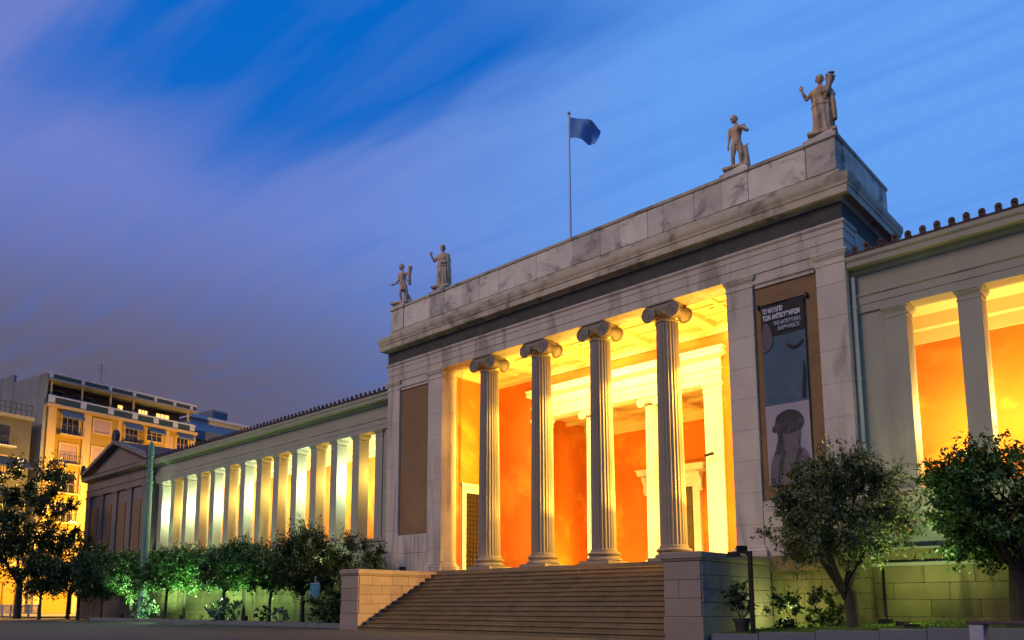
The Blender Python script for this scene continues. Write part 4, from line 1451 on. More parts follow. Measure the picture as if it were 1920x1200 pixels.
def tree_parts(name_seed, trunk_h, trunk_r, rx, ry, rz, nleaf, ncl, lsize, m_leaf, lean=(0.0, 0.0), limbs=5, spread=0.22, fork=0.75, flat_bottom=0.1, elong=0.42):
    q = random.Random(name_seed)
    mb = MB()
    cz = trunk_h + rz * 0.72
    top = Vector((lean[0], lean[1], trunk_h))
    fk = trunk_h * fork
    pts = [Vector((0, 0, -0.08)), Vector((lean[0] * 0.12, lean[1] * 0.12, 0.12)), Vector((lean[0] * 0.35 + q.uniform(-0.04, 0.04), lean[1] * 0.35, trunk_h * 0.45)), Vector((lean[0] * 0.7, lean[1] * 0.7, fk))]
    mb.tube(pts, [trunk_r * 1.45, trunk_r * 1.1, trunk_r * 0.9, trunk_r * 0.8], 9)
    cl = crown_clusters(ncl, cz, rx, ry, rz, name_seed, flat_bottom)
    for i in range(limbs):
        an = 2 * pi * i / limbs + q.uniform(-0.4, 0.4)
        e = Vector((lean[0] + rx * 0.55 * math.cos(an), lean[1] + ry * 0.55 * math.sin(an), cz + rz * q.uniform(-0.1, 0.45)))
        s0 = pts[-1] - Vector((0, 0, 0.06 * i))
        mid = s0.lerp(e, 0.45) + Vector((0.12 * rx * math.cos(an), 0.12 * ry * math.sin(an), -0.1 * rz))
        mb.tube([s0, mid, e], [trunk_r * 0.62, trunk_r * 0.4, trunk_r * 0.14], 6)
        for k in range(3):
            c = Vector(q.choice(cl)[:3]) + Vector((lean[0], lean[1], 0))
            mb.tube([mid.lerp(e, 0.3 + 0.25 * k), mid.lerp(c, 0.6), c], [trunk_r * 0.25, trunk_r * 0.16, trunk_r * 0.06], 5)
    cl = [(c[0] + lean[0], c[1] + lean[1], c[2], c[3] * spread * (rx + rz) / 2 * 2.0) for c in cl]
    V = leaves(nleaf, cl, lsize, 0.5, name_seed, 0.3, elong)
    return mb, V


def tree(name, label, loc, group=None, cat='tree', rot=0.0, m_leaf=None, **kw):
    mb, V = tree_parts(m_leaf=m_leaf, **kw)
    t = empty(name, loc, rot)
    tag(t, label, cat, group)
    mb.build('trunk', M_bark, t, smooth=True)
    quads_object('crown', V, m_leaf, t)
    return t


# the two trees in front of the right wing
tree('olive_tree', 'olive tree with forked trunk in front of the banner', (11.05, -1.85, 0.26), name_seed=5, trunk_h=2.15, trunk_r=0.17, rx=1.62, ry=1.5, rz=1.30, nleaf=52000, ncl=120, lsize=0.125,
     m_leaf=M_leaf_olive, lean=(-0.25, -0.05), limbs=5, spread=0.15, fork=0.50, flat_bottom=0.05, elong=0.32)
tree('orange_tree', 'round glossy orange tree with straight trunk beside the bench', (14.72, -2.0, 0.38), name_seed=12, trunk_h=1.95, trunk_r=0.19, rx=1.78, ry=1.65, rz=1.30, nleaf=40000, ncl=105, lsize=0.13,
     m_leaf=M_leaf_orange, lean=(0.05, 0.0), limbs=6, spread=0.16, fork=0.8, flat_bottom=0.25)
# clipped orange trees along the left wing
ROW = [(-30.9, -2.4, 1), (-28.0, -2.5, 0), (-25.6, -2.5, 2), (-23.1, -1.6, 1), (-21.0, -2.5, 0), (-18.75, -2.6, 2), (-16.45, -2.5, 1)]
protos = []
for k in range(3):
    protos.append(tree_parts(30 + k, 1.95, 0.085, 1.28, 1.18, 1.0, 17000, 64, 0.14, M_leaf_orange, lean=((-0.1, 0.12, 0.05)[k], 0.05), limbs=5, spread=0.19, fork=0.9, flat_bottom=0.25))
pm = []
for mb, V in protos:
    tr = mb.mesh('trunk', smooth=True)
    tr.materials.append(M_bark)
    cr = quads_object('crown', V, M_leaf_orange)
    pm.append((tr, cr.data))
    bpy.data.objects.remove(cr)
RL = ['small round orange tree nearest the tall green-lit post', 'second small round orange tree from the tall green-lit post', 'third small round orange tree from the tall green-lit post',
      'middle small round orange tree, set back toward the left wing wall', 'third small round orange tree from the broad dark tree by the stairs', 'second small round orange tree from the broad dark tree by the stairs', 'small round orange tree standing next to the broad dark tree by the stairs']
for (x, y, k), lab in zip(ROW, RL):
    t = empty('orange_tree', (x, y, 0.10), rnd.uniform(0, 6.28))
    s_ = rnd.uniform(0.93, 1.06)
    t.scale = (s_, s_, s_)
    tag(t, lab, 'tree', 'clipped orange trees along the left wing')
    inst('trunk', pm[k][0], (0, 0, 0), t)
    inst('crown', pm[k][1], (0, 0, 0), t)
tree('bushy_tree', 'broad dark bushy tree left of the stairs', (-13.75, -2.4, 0.10), name_seed=51, trunk_h=1.75, trunk_r=0.11, rx=1.75, ry=1.5, rz=1.55, nleaf=24000, ncl=90, lsize=0.13, m_leaf=M_leaf_dark, lean=(0.1, 0), limbs=5, spread=0.17, fork=0.85, flat_bottom=0.15)
tree('bushy_tree', 'dark bushy tree leaning against the left wing beside the stair wall', (-10.9, -1.3, 0.10), name_seed=52, trunk_h=1.4, trunk_r=0.09, rx=1.25, ry=1.1, rz=1.45, nleaf=9000, ncl=50, lsize=0.12, m_leaf=M_leaf_dark, lean=(-0.1, 0), limbs=5, spread=0.17, fork=0.85, flat_bottom=0.1)
# darker trees further left, in front of the pavilion
for (x, y, sd, lab) in ((-33.6, -2.2, 61, 'dark round tree in front of the pillar end of the pediment pavilion'), (-36.6, -2.9, 62, 'dark tree under the middle of the pediment'), (-39.8, -3.2, 63, 'dark tree under the left corner of the pediment'),
                        (-43.0, -4.6, 64, 'low dark tree left of the pediment pavilion')):
    tree('street_tree', lab, (x, y, 0.0), group='dark trees before the pavilion', name_seed=sd, trunk_h=1.9, trunk_r=0.1, rx=1.9, ry=1.6, rz=1.45, nleaf=13000, ncl=60, lsize=0.16, m_leaf=M_leaf_dark, limbs=5, spread=0.18, fork=0.9, flat_bottom=0.2)
tree('broad_tree', 'tall leafy tree at the far left before the orange lit houses', (-49.3, -4.2, 0.0), name_seed=71, trunk_h=3.9, trunk_r=0.26, rx=4.0, ry=3.6, rz=4.2, nleaf=24000, ncl=80, lsize=0.27, m_leaf=M_leaf_dark, limbs=6, spread=0.11, fork=0.72, flat_bottom=0.12)
tree('broad_tree', 'slim young tree between the far left tree and the pavilion', (-46.6, -1.6, 0.0), name_seed=72, trunk_h=2.6, trunk_r=0.13, rx=2.4, ry=2.2, rz=2.2, nleaf=5500, ncl=50, lsize=0.2, m_leaf=M_leaf_dark, limbs=5, spread=0.13, fork=0.8, flat_bottom=0.1)

# ---- shrubs


def shrub(label, loc, r_, h_, n, ls, m, seed, group=None, name='shrub'):
    cl = [(c[0], c[1], max(c[2], 0.08), c[3] * 0.2 * r_) for c in crown_clusters(22, h_ * 0.5, r_, r_ * 0.85, h_ * 0.55, seed, 0.0, 0.2)]
    t = empty(name, loc)
    tag(t, label, 'shrub', group)
    st = MB()
    q = random.Random(seed)
    for i in range(5):
        c = q.choice(cl)
        st.tube([(0, 0, -0.05), (c[0] * 0.4, c[1] * 0.4, c[2] * 0.5), (c[0], c[1], c[2])], [0.02, 0.014, 0.006], 5)
    st.build('stems', M_bark, t)
    quads_object('foliage', leaves(n, cl, ls, 0.6, seed), m, t)


SG = 'low shrubs in the left bed'
shrub('pale leafy shrub beside the tall green-lit post', (-29.6, -2.9, 0.10), 0.75, 1.2, 500, 0.24, M_leaf_pale, 81, SG)
shrub('wide pale shrub under the small orange trees of the left wing', (-20.2, -2.9, 0.10), 1.05, 1.25, 900, 0.22, M_leaf_pale, 82, SG)
shrub('dark low shrub behind the wide pale shrub', (-22.4, -2.3, 0.10), 0.8, 0.8, 700, 0.14, M_leaf_dark, 83, SG)
shrub('squat dark shrub between two orange tree trunks near the stairs', (-16.2, -3.0, 0.10), 0.45, 0.8, 700, 0.10, M_leaf_dark, 84, SG)
shrub('small pale spiky shrub left of the broad dark tree', (-14.6, -3.05, 0.10), 0.45, 0.75, 260, 0.18, M_leaf_pale, 85, SG)
shrub('large dark shrub filling the corner left of the stair wall', (-10.4, -2.7, 0.10), 1.35, 1.9, 5200, 0.12, M_leaf_dark, 86, SG)
shrub('dark shrub behind the signpost', (-11.7, -2.3, 0.10), 1.0, 1.3, 2600, 0.12, M_leaf_dark, 87, SG)
RG = 'shrubs beside the right stair wall'
shrub('dark leafy shrub behind the black post', (9.35, -1.5, 0.2), 0.95, 1.15, 1800, 0.12, M_leaf_dark, 91, RG)
shrub('thin leafy shrub against the wall behind the olive trunk', (10.0, -0.7, 0.24), 0.8, 1.25, 900, 0.13, M_leaf_dark, 92, RG)

# potted plant by the right stair wall
pot = empty('potted_plant', (8.62, -3.25, 0.17))
tag(pot, 'dark potted plant with upright stems against the right stair wall', 'plant')
M_pot = mat('clay_pot', (0.05, 0.045, 0.04), 0.8, 0.2, 3, None, 0, 1, False, 0.2, 20)
MB().lathe([(0.15, 0.0), (0.20, 0.30), (0.235, 0.36), (0.235, 0.42), (0.19, 0.42), (0.18, 0.36)], 18).build('pot', M_pot, pot, smooth=True)
st = MB()
cl = []
for i in range(7):
    an = i * 0.9
    e = (0.22 * math.cos(an), 0.22 * math.sin(an), 0.75 + 0.08 * i)
    st.tube([(0.03 * math.cos(an), 0.03 * math.sin(an), 0.36), (e[0] * 0.6, e[1] * 0.6, 0.62), e], [0.014, 0.011, 0.006], 5)
    cl += [(*e, 0.2), (e[0] * 0.8, e[1] * 0.8, e[2] * 0.8, 0.2)]
st.build('stems', M_bark, pot)
quads_object('foliage', leaves(420, cl, 0.14, 0.45, 95), M_leaf_dark, pot)

# ================================================================== POSTS, SIGN, BENCH
lp = empty('lamp_post', (9.02, -3.45, 0.17))
tag(lp, 'black metal post with a short arm beside the right stair wall', 'post')
MB().box(-0.05, 0.05, -0.05, 0.05, -0.05, 2.12).build('post', M_dark, lp, bevel=0.006)
MB().box(-0.62, 0.06, -0.045, 0.045, 2.121, 2.18).build('arm', M_dark, lp, bevel=0.006)
fl = MB().box(-0.62, -0.30, -0.09, 0.09, 2.05, 2.118).build('lamp_head', M_dark, lp, bevel=0.01)

# tall pale post near the far end of the wing
tp = empty('tall_post', (-30.3, -2.9, 0.05))
tp.scale = (0.8, 0.8, 1.0)
tag(tp, 'tall pale ornamental post rising at the far end of the left wing', 'post')
M_tp = mat('green_lit_post_tone', (0.13, 0.22, 0.155), 0.6, 0.1, 2, None, 0, 1, False, 0.1, 20)  # green lamplight on the pale post is mixed into its colour
MB().lathe([(0.42, -0.05), (0.42, 0.5), (0.34, 0.6), (0.32, 1.0), (0.30, 1.1), (0.285, 4.5), (0.235, 8.3)], 20).build('shaft', M_tp, tp, smooth=True)
MB().lathe([(0.235, 8.302), (0.29, 8.34), (0.29, 8.44), (0.21, 8.5), (0.20, 9.0), (0.24, 9.03), (0.24, 9.12), (0.17, 9.16), (0.16, 9.9), (0.23, 9.96), (0.25, 10.06), (0.2, 10.14)], 20).build('upper_shaft', M_tp, tp, smooth=True)
MB().lathe([(0.20, 10.142), (0.24, 10.3), (0.23, 10.6), (0.12, 10.85), (0.05, 10.95), (0.05, 11.1), (0.015, 11.2)], 16).build('finial', M_tp, tp, smooth=True)

sg = empty('sign_post', (-11.75, -3.05, 0.08))
tag(sg, 'small blue sign on a thin pole left of the stairs', 'sign')
MB().tube([(0, 0, -0.05), (0, 0, 2.15)], 0.03, 8).build('pole', M_pole, sg)
M_sign = mat('blue_sign_paint', (0.03, 0.16, 0.24), 0.5, 0.15, 4, (0.2, 0.4, 0.45), 0.4, 5, False, 0.05, 20)
MB().box(-0.33, 0.33, -0.06, -0.03, 1.25, 1.82).build('sign_plate', M_sign, sg, bevel=0.01)
MB().box(-0.36, 0.36, -0.029, -0.005, 1.22, 1.85).build('sign_back', M_pole, sg)

bn = empty('bench', (15.02, -6.2, 0.0))
tag(bn, 'low stone bench at the edge of the lawn, under the orange tree', 'bench')
M_bench = mat('bench_stone', (0.30, 0.29, 0.33), 0.8, 0.15, 2, (0.16, 0.15, 0.17), 0.4, 2, False, 0.3, 14)
M_bslat = mat('bench_slat', (0.06, 0.04, 0.045), 0.7, 0.2, 3, None, 0, 1, False, 0.2, 20)
for xx in (-0.30, 1.5):
    MB().box(xx, xx + 0.24, -0.20, 0.20, -0.05, 0.58).build('leg', M_bench, bn, bevel=0.015)
for k in range(3):
    MB().box(-0.34, 1.80, -0.215 + k * 0.15, -0.215 + k * 0.15 + 0.13, 0.582, 0.64).build('slat', M_bslat, bn, bevel=0.008)

# small things on the porch walls
cm = empty('security_camera', (4.30, YB - 0.12, 6.55))
tag(cm, 'small white security camera on the right inner pilaster of the porch', 'camera')
M_plastic = mat('pale_plastic', (0.35, 0.33, 0.28), 0.5, 0.05, 3, None, 0, 1, False, 0.02, 20)
MB().box(-0.05, 0.05, 0.0, 0.022, -0.06, 0.06).build('bracket', M_plastic, cm)
MB().tube([(0, 0, 0), (0, -0.12, -0.03), (-0.02, -0.16, -0.03)], 0.018, 6).build('arm', M_plastic, cm)
MB().tube([(0.10, -0.17, 0.0), (-0.22, -0.24, -0.08)], 0.055, 10).build('housing', M_dark, cm)
nt = empty('notice_board', (0.0, 0.0, 0.0))
nt.location = (3.0, YV - 0.02, 3.35)
tag(nt, 'small framed green notice on the vestibule wall right of the door', 'notice')
M_green = mat('green_notice_print', (0.06, 0.12, 0.05), 0.6, 0.3, 5, (0.2, 0.25, 0.15), 0.5, 6, False, 0.02, 20)
MB().box(-0.24, 0.24, -0.03, -0.002, 0.0, 0.62).build('frame', M_white, nt, bevel=0.008)
MB().box(-0.18, 0.18, -0.04, -0.031, 0.06, 0.56).build('print', M_green, nt)

# ---- garden floodlights
GREEN = (0.52, 1.0, 0.40)
for i, (x, e, lab) in enumerate(((-32.6, 2600, 'black garden floodlight by the tall post at the far end of the left bed'), (-24.4, 2000, 'black garden floodlight among the small orange trees'), (-17.6, 900, 'black garden floodlight under the orange trees near the stairs'))):
    floodlight((x, -3.15, 0.10), 0, lab, 'floodlights in the left bed')
    lamp('garden_lamp', (x, -3.1, 0.50), e, GREEN, 'SPOT', 0.08, None, (x - 0.6, 0.4, 6.5), 2.2, 0.9)
floodlight((12.55, -2.35, 0.14), 0, 'black garden floodlight on the lawn between the two trees')
lamp('garden_lamp', (12.55, -2.4, 0.85), 300, (0.78, 1.0, 0.42), 'SPOT', 0.08, None, (12.5, 0.4, 5.6), 2.3, 0.8)
floodlight((11.45, -0.75, 0.22), 0, 'black garden floodlight at the wall below the drainpipe')
lamp('garden_lamp', (11.45, -0.75, 0.90), 300, (1.0, 0.92, 0.34), 'SPOT', 0.06, None, (11.0, 0.42, 8.5), 0.9, 0.7)
floodlight((8.9, -1.2, 0.2), 0, 'black garden floodlight in the corner behind the right stair wall')
lamp('garden_lamp', (8.9, -1.05, 0.7), 55, (0.8, 1.0, 0.3), 'POINT', 0.08)
floodlight((12.1, -1.5, 0.18), 0, 'black garden floodlight on the lawn right of the olive trunk')
lamp('garden_lamp', (12.1, -1.35, 0.85), 32, (0.80, 1.0, 0.16), 'POINT', 0.06)
for x, lab in ((-28.0, 'added low green lamp hidden behind the second small orange tree from the tall post'), (-21.0, 'added low green lamp hidden behind the third orange tree from the broad dark tree')):
    g_ = empty('added_garden_light', (x - 0.40, -2.30, 0.10))  # added lamps, concealed by the trunks, that throw green light on the paving
    tag(g_, lab, 'added garden light', 'added low lamps under the orange trees')
    MB().tube([(0, 0, -0.05), (0, 0, 1.10)], 0.025, 6).build('stem', M_dark, g_)
    MB().lathe([(0.09, 1.28), (0.07, 1.31), (0.01, 1.33)], 12).build('cap', M_dark, g_)
    lamp('garden_lamp', (0, 0, 1.2), 330, (0.55, 1.0, 0.42), 'POINT', 0.04, g_)

# ================================================================== CITY BEHIND: apartment block across the side street
M_apt = mat('ochre_render', (0.30, 0.19, 0.025), 0.9, 0.12, 0.4, (0.3, 0.22, 0.09), 0.3, 0.5, True, 0.1, 12)
M_trim = mat('cream_trim', (0.44, 0.31, 0.14), 0.85, 0.1, 0.8, None, 0, 1, False, 0.1, 12)
M_aptdark = mat('grey_party_wall', (0.20, 0.20, 0.19), 0.9, 0.18, 0.4, (0.11, 0.11, 0.11), 0.5, 0.4, True, 0.1, 12)
M_shutter = mat('rolled_shutter', (0.33, 0.23, 0.22), 0.8, 0.1, 1, None, 0, 1, False, 0.1, 12)
M_awning = mat('faded_awning', (0.10, 0.125, 0.15), 0.9, 0.15, 1, (0.06, 0.075, 0.1), 0.4, 1.2, True, 0.1, 12)
M_rail = mat('painted_railing', (0.38, 0.40, 0.45), 0.7, 0.1, 1, None, 0, 1, False, 0.05, 12)
M_green_panel = mat('dark_green_panel', (0.025, 0.05, 0.045), 0.6, 0.15, 1, None, 0, 1, False, 0.05, 12)
M_lit = mat('lit_window', (0.6, 0.4, 0.15), 0.6, 0.2, 1.5, None, 0, 1, False, 0.0, 12, emit=(1.0, 0.62, 0.16), emit_str=1.6)
M_iron = mat('balcony_iron', (0.03, 0.032, 0.035), 0.6, 0.1, 2, None, 0, 1, False, 0.05, 20)

K = 1.25
apt = empty('apartment_block', (-79.67, 5.49, 0.0), R(99.8))
tag(apt, 'yellow apartment block with balconies, awnings and lit roof terrace', 'building')
S_ = lambda s: s * K
Z_ = lambda z: 0.96 + K * (z - 0.96)


def abox(name, s0, s1, y0, y1, z0, z1, m, parent=apt, bevel=0.0):
    return MB().box(S_(s0), S_(s1), y0, y1, Z_(z0) if z0 > 0 else -0.1, Z_(z1)).build(name, m, parent, bevel=bevel)


abox('wall', 0, 15.4, 0, 13, 0, 19.2, M_apt)
abox('party_wall', -0.25, -0.004, -0.02, 7.5, 0, 22.0, M_aptdark)
abox('party_wall', -0.25, -0.004, 7.52, 11.5, 0, 22.8, M_aptdark)
for s0, s1 in ((0.1, 0.85), (3.35, 4.1), (6.75, 7.1), (11.95, 12.35), (14.9, 15.4)):
    abox('pilaster', s0, s1, -0.28, -0.003, 0, 18.9, M_trim)
abox('cornice', -0.1, 15.5, -0.55, 0.2, 18.92, 19.2, M_trim)
# roof terrace and its parapet of pale posts and dark panels
abox('terrace_floor', 0, 15.4, -0.4, 12, 19.203, 19.3, M_aptdark)
posts = [0.0, 2.9, 5.6, 8.1, 10.4, 12.6, 14.6]
for a, b in zip(posts, posts[1:] + [15.3]):
    abox('parapet_post', a, a + 0.55, -0.45, -0.2, 19.303, 20.0, M_rail)
    abox('parapet_panel', a + 0.56, b - 0.01, -0.38, -0.3, 19.32, 19.82, M_green_panel)
    abox('parapet_rail', a + 0.56, b - 0.01, -0.44, -0.24, 19.83, 19.98, M_rail)
abox('upper_storey', 0.02, 14.9, 2.6, 11, 19.303, 21.4, M_brown)
abox('roof_slab', -0.02, 15.5, -0.3, 11.5, 21.4, 21.62, M_aptdark)
for a, b in zip(posts, posts[1:] + [15.4]):
    abox('roof_post', a, a + 0.3, -0.28, -0.05, 21.625, 22.22, M_rail)
    abox('roof_panel', a + 0.31, b - 0.01, -0.2, -0.12, 21.66, 22.0, M_green_panel)
    abox('roof_rail', a + 0.31, b - 0.01, -0.26, -0.06, 22.01, 22.2, M_rail)
for s in (0.25, 3.1, 5.9, 8.3, 14.5):
    abox('terrace_post', s, s + 0.14, 0.0, 0.18, 19.304, 21.398, M_trim)
abox('roof_hut', 5.8, 8.2, 3, 6, 22.0, 23.0, M_rail)
# aerial
ae = MB().tube([(S_(6.6), 4, Z_(22.5)), (S_(6.6), 4, Z_(25.2))], 0.03, 5)
for z in (24.3, 24.6, 24.9):
    ae.tube([(S_(6.6) - 0.5, 4, Z_(z)), (S_(6.6) + 0.5, 4, Z_(z))], 0.02, 4)
ae.build('roof_aerial', M_iron, apt)


def window(s0, s1, z0, z1, m_pane, y=0.0, fr=0.16):
    w = abox('window', s0, s1, y - 0.06, y - 0.004, z0, z1, m_pane)
    for nm, a, b, c, d in (('frame', s0 - fr, s0, z0 - fr, z1 + fr), ('frame', s1, s1 + fr, z0 - fr, z1 + fr), ('frame', s0, s1, z1, z1 + fr)):
        abox(nm, a + 0.001, b - 0.001, y - 0.16, y - 0.005, c, d, M_trim, w)
    abox('sill', s0 + 0.001, s1 - 0.001, y - 0.24, y - 0.005, z0 - fr, z0, M_trim, w)
    return w


def mullions(w, s0, s1, z0, z1, y, n=3):
    for k in range(1, n):
        s = s0 + (s1 - s0) * k / n
        abox('mullion', s - 0.03, s + 0.03, y - 0.09, y - 0.061, z0, z1, M_shutter, w)
    zm = (z0 + z1) / 2
    abox('mullion', s0, s1, y - 0.088, y - 0.0615, zm - 0.03, zm + 0.03, M_shutter, w)


def balcony(s0, s1, z, flat=True):
    b = abox('balcony', s0 - 0.1, s1 + 0.1, -0.95, -0.29, z - 0.14, z, M_trim)
    rb_ = MB()
    n = 12
    for i in range(n + 1):
        s = S_(s0) + (S_(s1) - S_(s0)) * i / n
        rb_.box(s - 0.02, s + 0.02, -0.93, -0.89, Z_(z) + 0.002, Z_(z) + 0.95)
    rb_.box(S_(s0) - 0.05, S_(s1) + 0.05, -0.94, -0.88, Z_(z) + 0.951, Z_(z) + 1.0)
    rb_.build('railing', M_iron, b)


def awning(s0, s1, z0, z1):
    MB().prism([(-0.30, Z_(z1)), (-0.95, Z_(z0) + 0.25), (-0.95, Z_(z0)), (-0.92, Z_(z0)), (-0.92, Z_(z0) + 0.22), (-0.27, Z_(z1) - 0.08)], 'x', S_(s0), S_(s1)).build('awning', M_awning, apt)


rows = [16.55, 13.85, 11.15, 8.45, 5.75, 3.05]
for i, z in enumerate(rows):
    top = z + 1.85
    w = window(1.45, 2.95, z + 0.02, top, M_shutter if i in (1, 4) else M_glass)
    mullions(w, 1.45, 2.95, z + 0.02, top, 0.0)
    balcony(1.15, 3.2, z)
    if i in (0,):
        awning(1.15, 3.2, z + 1.45, z + 2.35)
    w = window(4.45, 6.05, z + 0.78, z + 2.02, M_shutter)
    w = window(7.6, 8.9, z + 0.35, top + 0.1, M_glass)
    mullions(w, 7.6, 8.9, z + 0.35, top + 0.1, 0.0)
    balcony(7.3, 9.2, z + 0.28)
    if i < 2:
        awning(7.25, 9.2, z + 1.55, z + 2.4)
    w = window(9.9, 11.55, z + 0.95, z + 2.1, M_glass)
    mullions(w, 9.9, 11.55, z + 0.95, z + 2.1, 0.0)
    if i == 0:
        awning(9.8, 11.65, z + 1.6, z + 2.3)
        awning(13.1, 14.85, z + 1.6, z + 2.4)
    w = window(13.3, 14.6, z + 0.4, top, M_glass)
    mullions(w, 13.3, 14.6, z + 0.4, top, 0.0)
    # round-headed niche
    pr = [(S_(12.5), Z_(z + 0.4)), (S_(12.9), Z_(z + 0.4)), (S_(12.9), Z_(z + 1.7))] + [(S_(12.7) + S_(0.2) * math.cos(pi * k / 8), Z_(z + 1.7) + S_(0.2) * math.sin(pi * k / 8)) for k in range(1, 8)] + [(S_(12.5), Z_(z + 1.7))]
    MB().prism(pr, 'y', -0.05, -0.004).build('niche', M_trim, apt)
# terrace-storey windows, three of them lit
for s0, s1, lit in ((0.7, 2.4, 0), (3.4, 5.2, 0), (7.85, 8.4, 1), (10.1, 11.1, 1), (12.1, 13.6, 1)):
    w = window(s0, s1, 19.5, 21.0, M_lit if lit else M_glass, 2.6, 0.1)
    if lit and s1 - s0 > 0.7:
        mullions(w, s0, s1, 19.5, 21.0, 2.6, 3)
pl = MB()
V = leaves(900, [(S_(6.4 + 0.25 * i), 0.5, Z_(19.6) + 0.25, 0.45) for i in range(6)], 0.28, 0.5, 203)
quads_object('terrace_plants', V, M_leaf_dark, apt)

# ---- older grey building on the left with an arched ground floor
M_old = mat('dark_grey_render', (0.075, 0.075, 0.078), 0.9, 0.15, 0.4, (0.04, 0.04, 0.04), 0.4, 0.5, True, 0.1, 12)
old = empty('grey_building', (-79.67, 5.49, 0.0), R(99.8))
tag(old, 'dark grey building with roof railing and arched ground floor at the far left', 'building')
abox('wall', -16, -0.9, 0.6, 11, 5.0, 17.4, M_old, old)
abox('roof_slab', -16.1, -0.85, 0.2, 11, 17.4, 17.7, M_aptdark, old)
rb_ = MB()
for i in range(34):
    s = S_(-16 + 15 * i / 33)
    rb_.box(s - 0.03, s + 0.03, 0.5, 0.56, Z_(17.7) + 0.002, Z_(17.7) + 1.3)
for hh in (0.65, 1.3):
    rb_.box(S_(-16), S_(-1.0), 0.49, 0.57, Z_(17.7) + hh, Z_(17.7) + hh + 0.06)
rb_.build('roof_railing', M_iron, old)
for i, z in enumerate((14.9, 12.3, 9.7, 7.1)):
    for s in (-4.2, -7.6, -11.0, -14.4):
        w = abox('window', s, s + 1.5, 0.54, 0.597, z, z + 1.7, M_shutter if (i + int(s)) % 2 else M_glass, old)
        abox('balcony', s - 0.35, s + 1.85, -0.35, 0.59, z - 0.22, z - 0.1, M_rail, old)
        rr = MB()
        for k in range(11):
            q_ = S_(s - 0.3) + S_(2.1) * k / 10
            rr.box(q_ - 0.02, q_ + 0.02, -0.32, -0.28, Z_(z - 0.1), Z_(z - 0.1) + 0.9)
        rr.box(S_(s - 0.32), S_(s + 1.82), -0.33, -0.27, Z_(z - 0.1) + 0.9, Z_(z - 0.1) + 0.95)
        rr.build('balcony_railing', M_iron, old)
MB().prism([(0.55, Z_(13.9)), (-1.3, Z_(12.9)), (-1.3, Z_(12.8)), (0.55, Z_(13.7))], 'x', S_(-9), S_(-1.2)).build('awning', mat('dark_blue_awning', (0.03, 0.05, 0.09), 0.9, 0.1, 1, None, 0, 1, False, 0.05, 12), old)
# ground floor: arcade wall with round-headed shop windows
gx0 = -16
gw = MB()
abox('arcade_band', -16, -0.9, 0.3, 11, 4.4, 5.0, M_trim, old)
for i, s in enumerate((-15.2, -12.2, -9.2, -6.2, -3.2)):
    abox('arcade_pier', s - 0.75, s, 0.35, 1.2, 0, 4.4, M_trim, old)
    gl = abox('shop_window', s + 0.002, s + 2.248, 0.9, 1.0, 0, 4.4, M_apt, old)
    pts = [(S_(s), Z_(3.0))] + [(S_(s + 1.125) - S_(1.125) * math.cos(pi * k / 12), Z_(3.0) + S_(1.1) * math.sin(pi * k / 12)) for k in range(1, 12)] + [(S_(s + 2.248), Z_(3.0)), (S_(s + 2.248), Z_(4.4)), (S_(s + 0.002), Z_(4.4))]
    MB().prism(pts, 'y', 0.36, 0.85).build('arch', M_trim, gl)
    abox('transom', s + 0.003, s + 2.245, 0.80, 0.898, 2.92, 3.05, M_bronze, gl)
    abox('mullion', s + 1.08, s + 1.17, 0.80, 0.897, 0, 2.9, M_bronze, gl)
abox('arcade_pier', -0.95, -0.30, 0.35, 1.2, 0, 4.4, M_trim, old)

# ---- pale roofs far behind on the right of the apartment block
fb_ = empty('far_building', (-93.0, 29.0, 0.0), R(97))
tag(fb_, 'pale blue-grey flat-roofed building behind the wing roof', 'building')
MB().box(0, 13.5, 0, 14, 0, 25.0).build('wall', M_trim, fb_)
for i in range(5):
    for z in (22.6, 19.6):
        w = MB().box(0.8 + i * 2.6, 2.2 + i * 2.6, -0.05, -0.003, z, z + 1.5).build('window', M_glass, fb_)
MB().box(-0.4, 14.5, -1.2, 14.2, 25.0, 26.3).build('balcony_band', M_awning, fb_)
MB().box(0.3, 12.5, 1.5, 13, 26.3, 28.6).build('upper_storey', M_rail, fb_)
MB().box(-0.3, 13.3, 0.6, 13.4, 28.6, 29.0).build('roof_slab', M_rail, fb_)
MB().box(5.0, 7.6, 3, 7, 29.0, 31.0).build('roof_hut', M_awning, fb_)
f2 = empty('far_building', (-120.0, 52.0, 0.0), R(97))
tag(f2, 'distant pale building with a stepped roof near the tile edge', 'building')
MB().box(-4, 20, 0, 14, 0, 31.5).build('wall', M_aptdark, f2)
MB().box(-4.3, 20.3, -0.3, 14.3, 31.5, 32.2).build('roof_slab', M_rail, f2)
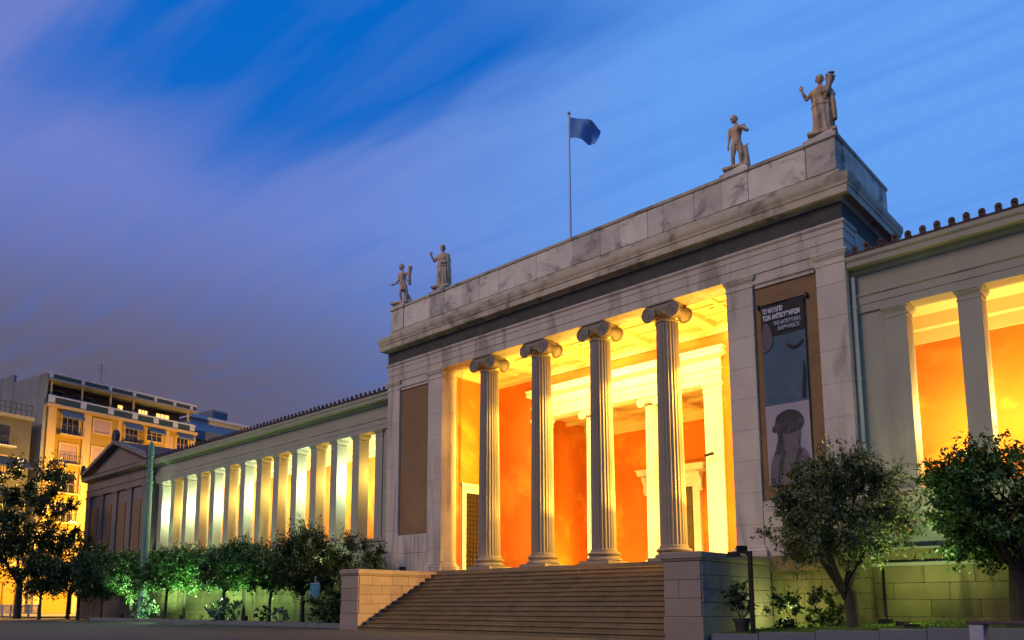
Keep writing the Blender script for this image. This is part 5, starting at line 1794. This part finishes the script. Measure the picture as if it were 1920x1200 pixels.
for i in range(8):
    MB().box(-3 + i * 2.9, -1.4 + i * 2.9, -0.05, -0.003, 28.6, 30.3).build('window', M_glass, f2)

# ---- street: low railing and sodium lamps
rl = empty('street_railing', (-62.0, -3.6, 0.0))
tag(rl, 'low pale railing behind the far left tree', 'railing')
for i in range(8):
    MB().box(i * 2.2 - 0.06, i * 2.2 + 0.06, -0.06, 0.06, -0.05, 1.05).build('post', M_rail, rl)
for z in (0.35, 0.95):
    MB().box(-0.1, 15.5, -0.03, 0.03, z, z + 0.07).build('rail', M_rail, rl)
pk = MB()
for i in range(62):
    pk.box(i * 0.25 + 0.08, i * 0.25 + 0.12, -0.02, 0.02, 0.42, 0.949)
pk.build('pickets', M_rail, rl)
MB().box(-90, -36.95, -3.2, 30, -0.02, 0.05)
side = MB().prism([(-78.5, -3.2), (-49.5, -3.2), (-49.5, 60), (-84, 60)], 'z', -0.02, 0.12)
M_pave = mat('street_pavement', (0.10, 0.09, 0.08), 0.8, 0.15, 0.6, None, 0, 1, False, 0.2, 14)
tag(side.build('street_pavement', M_pave), kind='structure')


def street_lamp(loc, rz, label, h_=7.0, e=3000):
    o = empty('street_lamp', loc, rz)
    tag(o, label, 'street lamp', 'sodium lamps in the side street')
    MB().tube([(0, 0, -0.05), (0, 0, h_ * 0.6), (0, 0, h_)], [0.09, 0.07, 0.05], 8).build('pole', M_dark, o)
    MB().tube([(0, 0, h_ - 0.05), (0.4, 0, h_ + 0.15), (0.9, 0, h_ + 0.15)], 0.035, 6).build('arm', M_dark, o)
    MB().box(0.7, 1.25, -0.14, 0.14, h_ + 0.16, h_ + 0.27).build('lamp_head', M_dark, o, bevel=0.02)
    lamp('sodium_lamp', (0.98, 0, h_ + 0.02), e, (1.0, 0.52, 0.06), 'POINT', 0.12, o)


street_lamp((-64.0, 13.5, 0.1), R(190), 'orange street lamp before the yellow apartment block', 9.5, 58000)
street_lamp((-66.0, 5.0, 0.1), R(190), 'orange street lamp at the corner of the apartment block', 9.0, 12000)
street_lamp((-70.5, -7.5, 0.1), R(190), 'orange street lamp before the arched ground floor', 5.0, 2200)
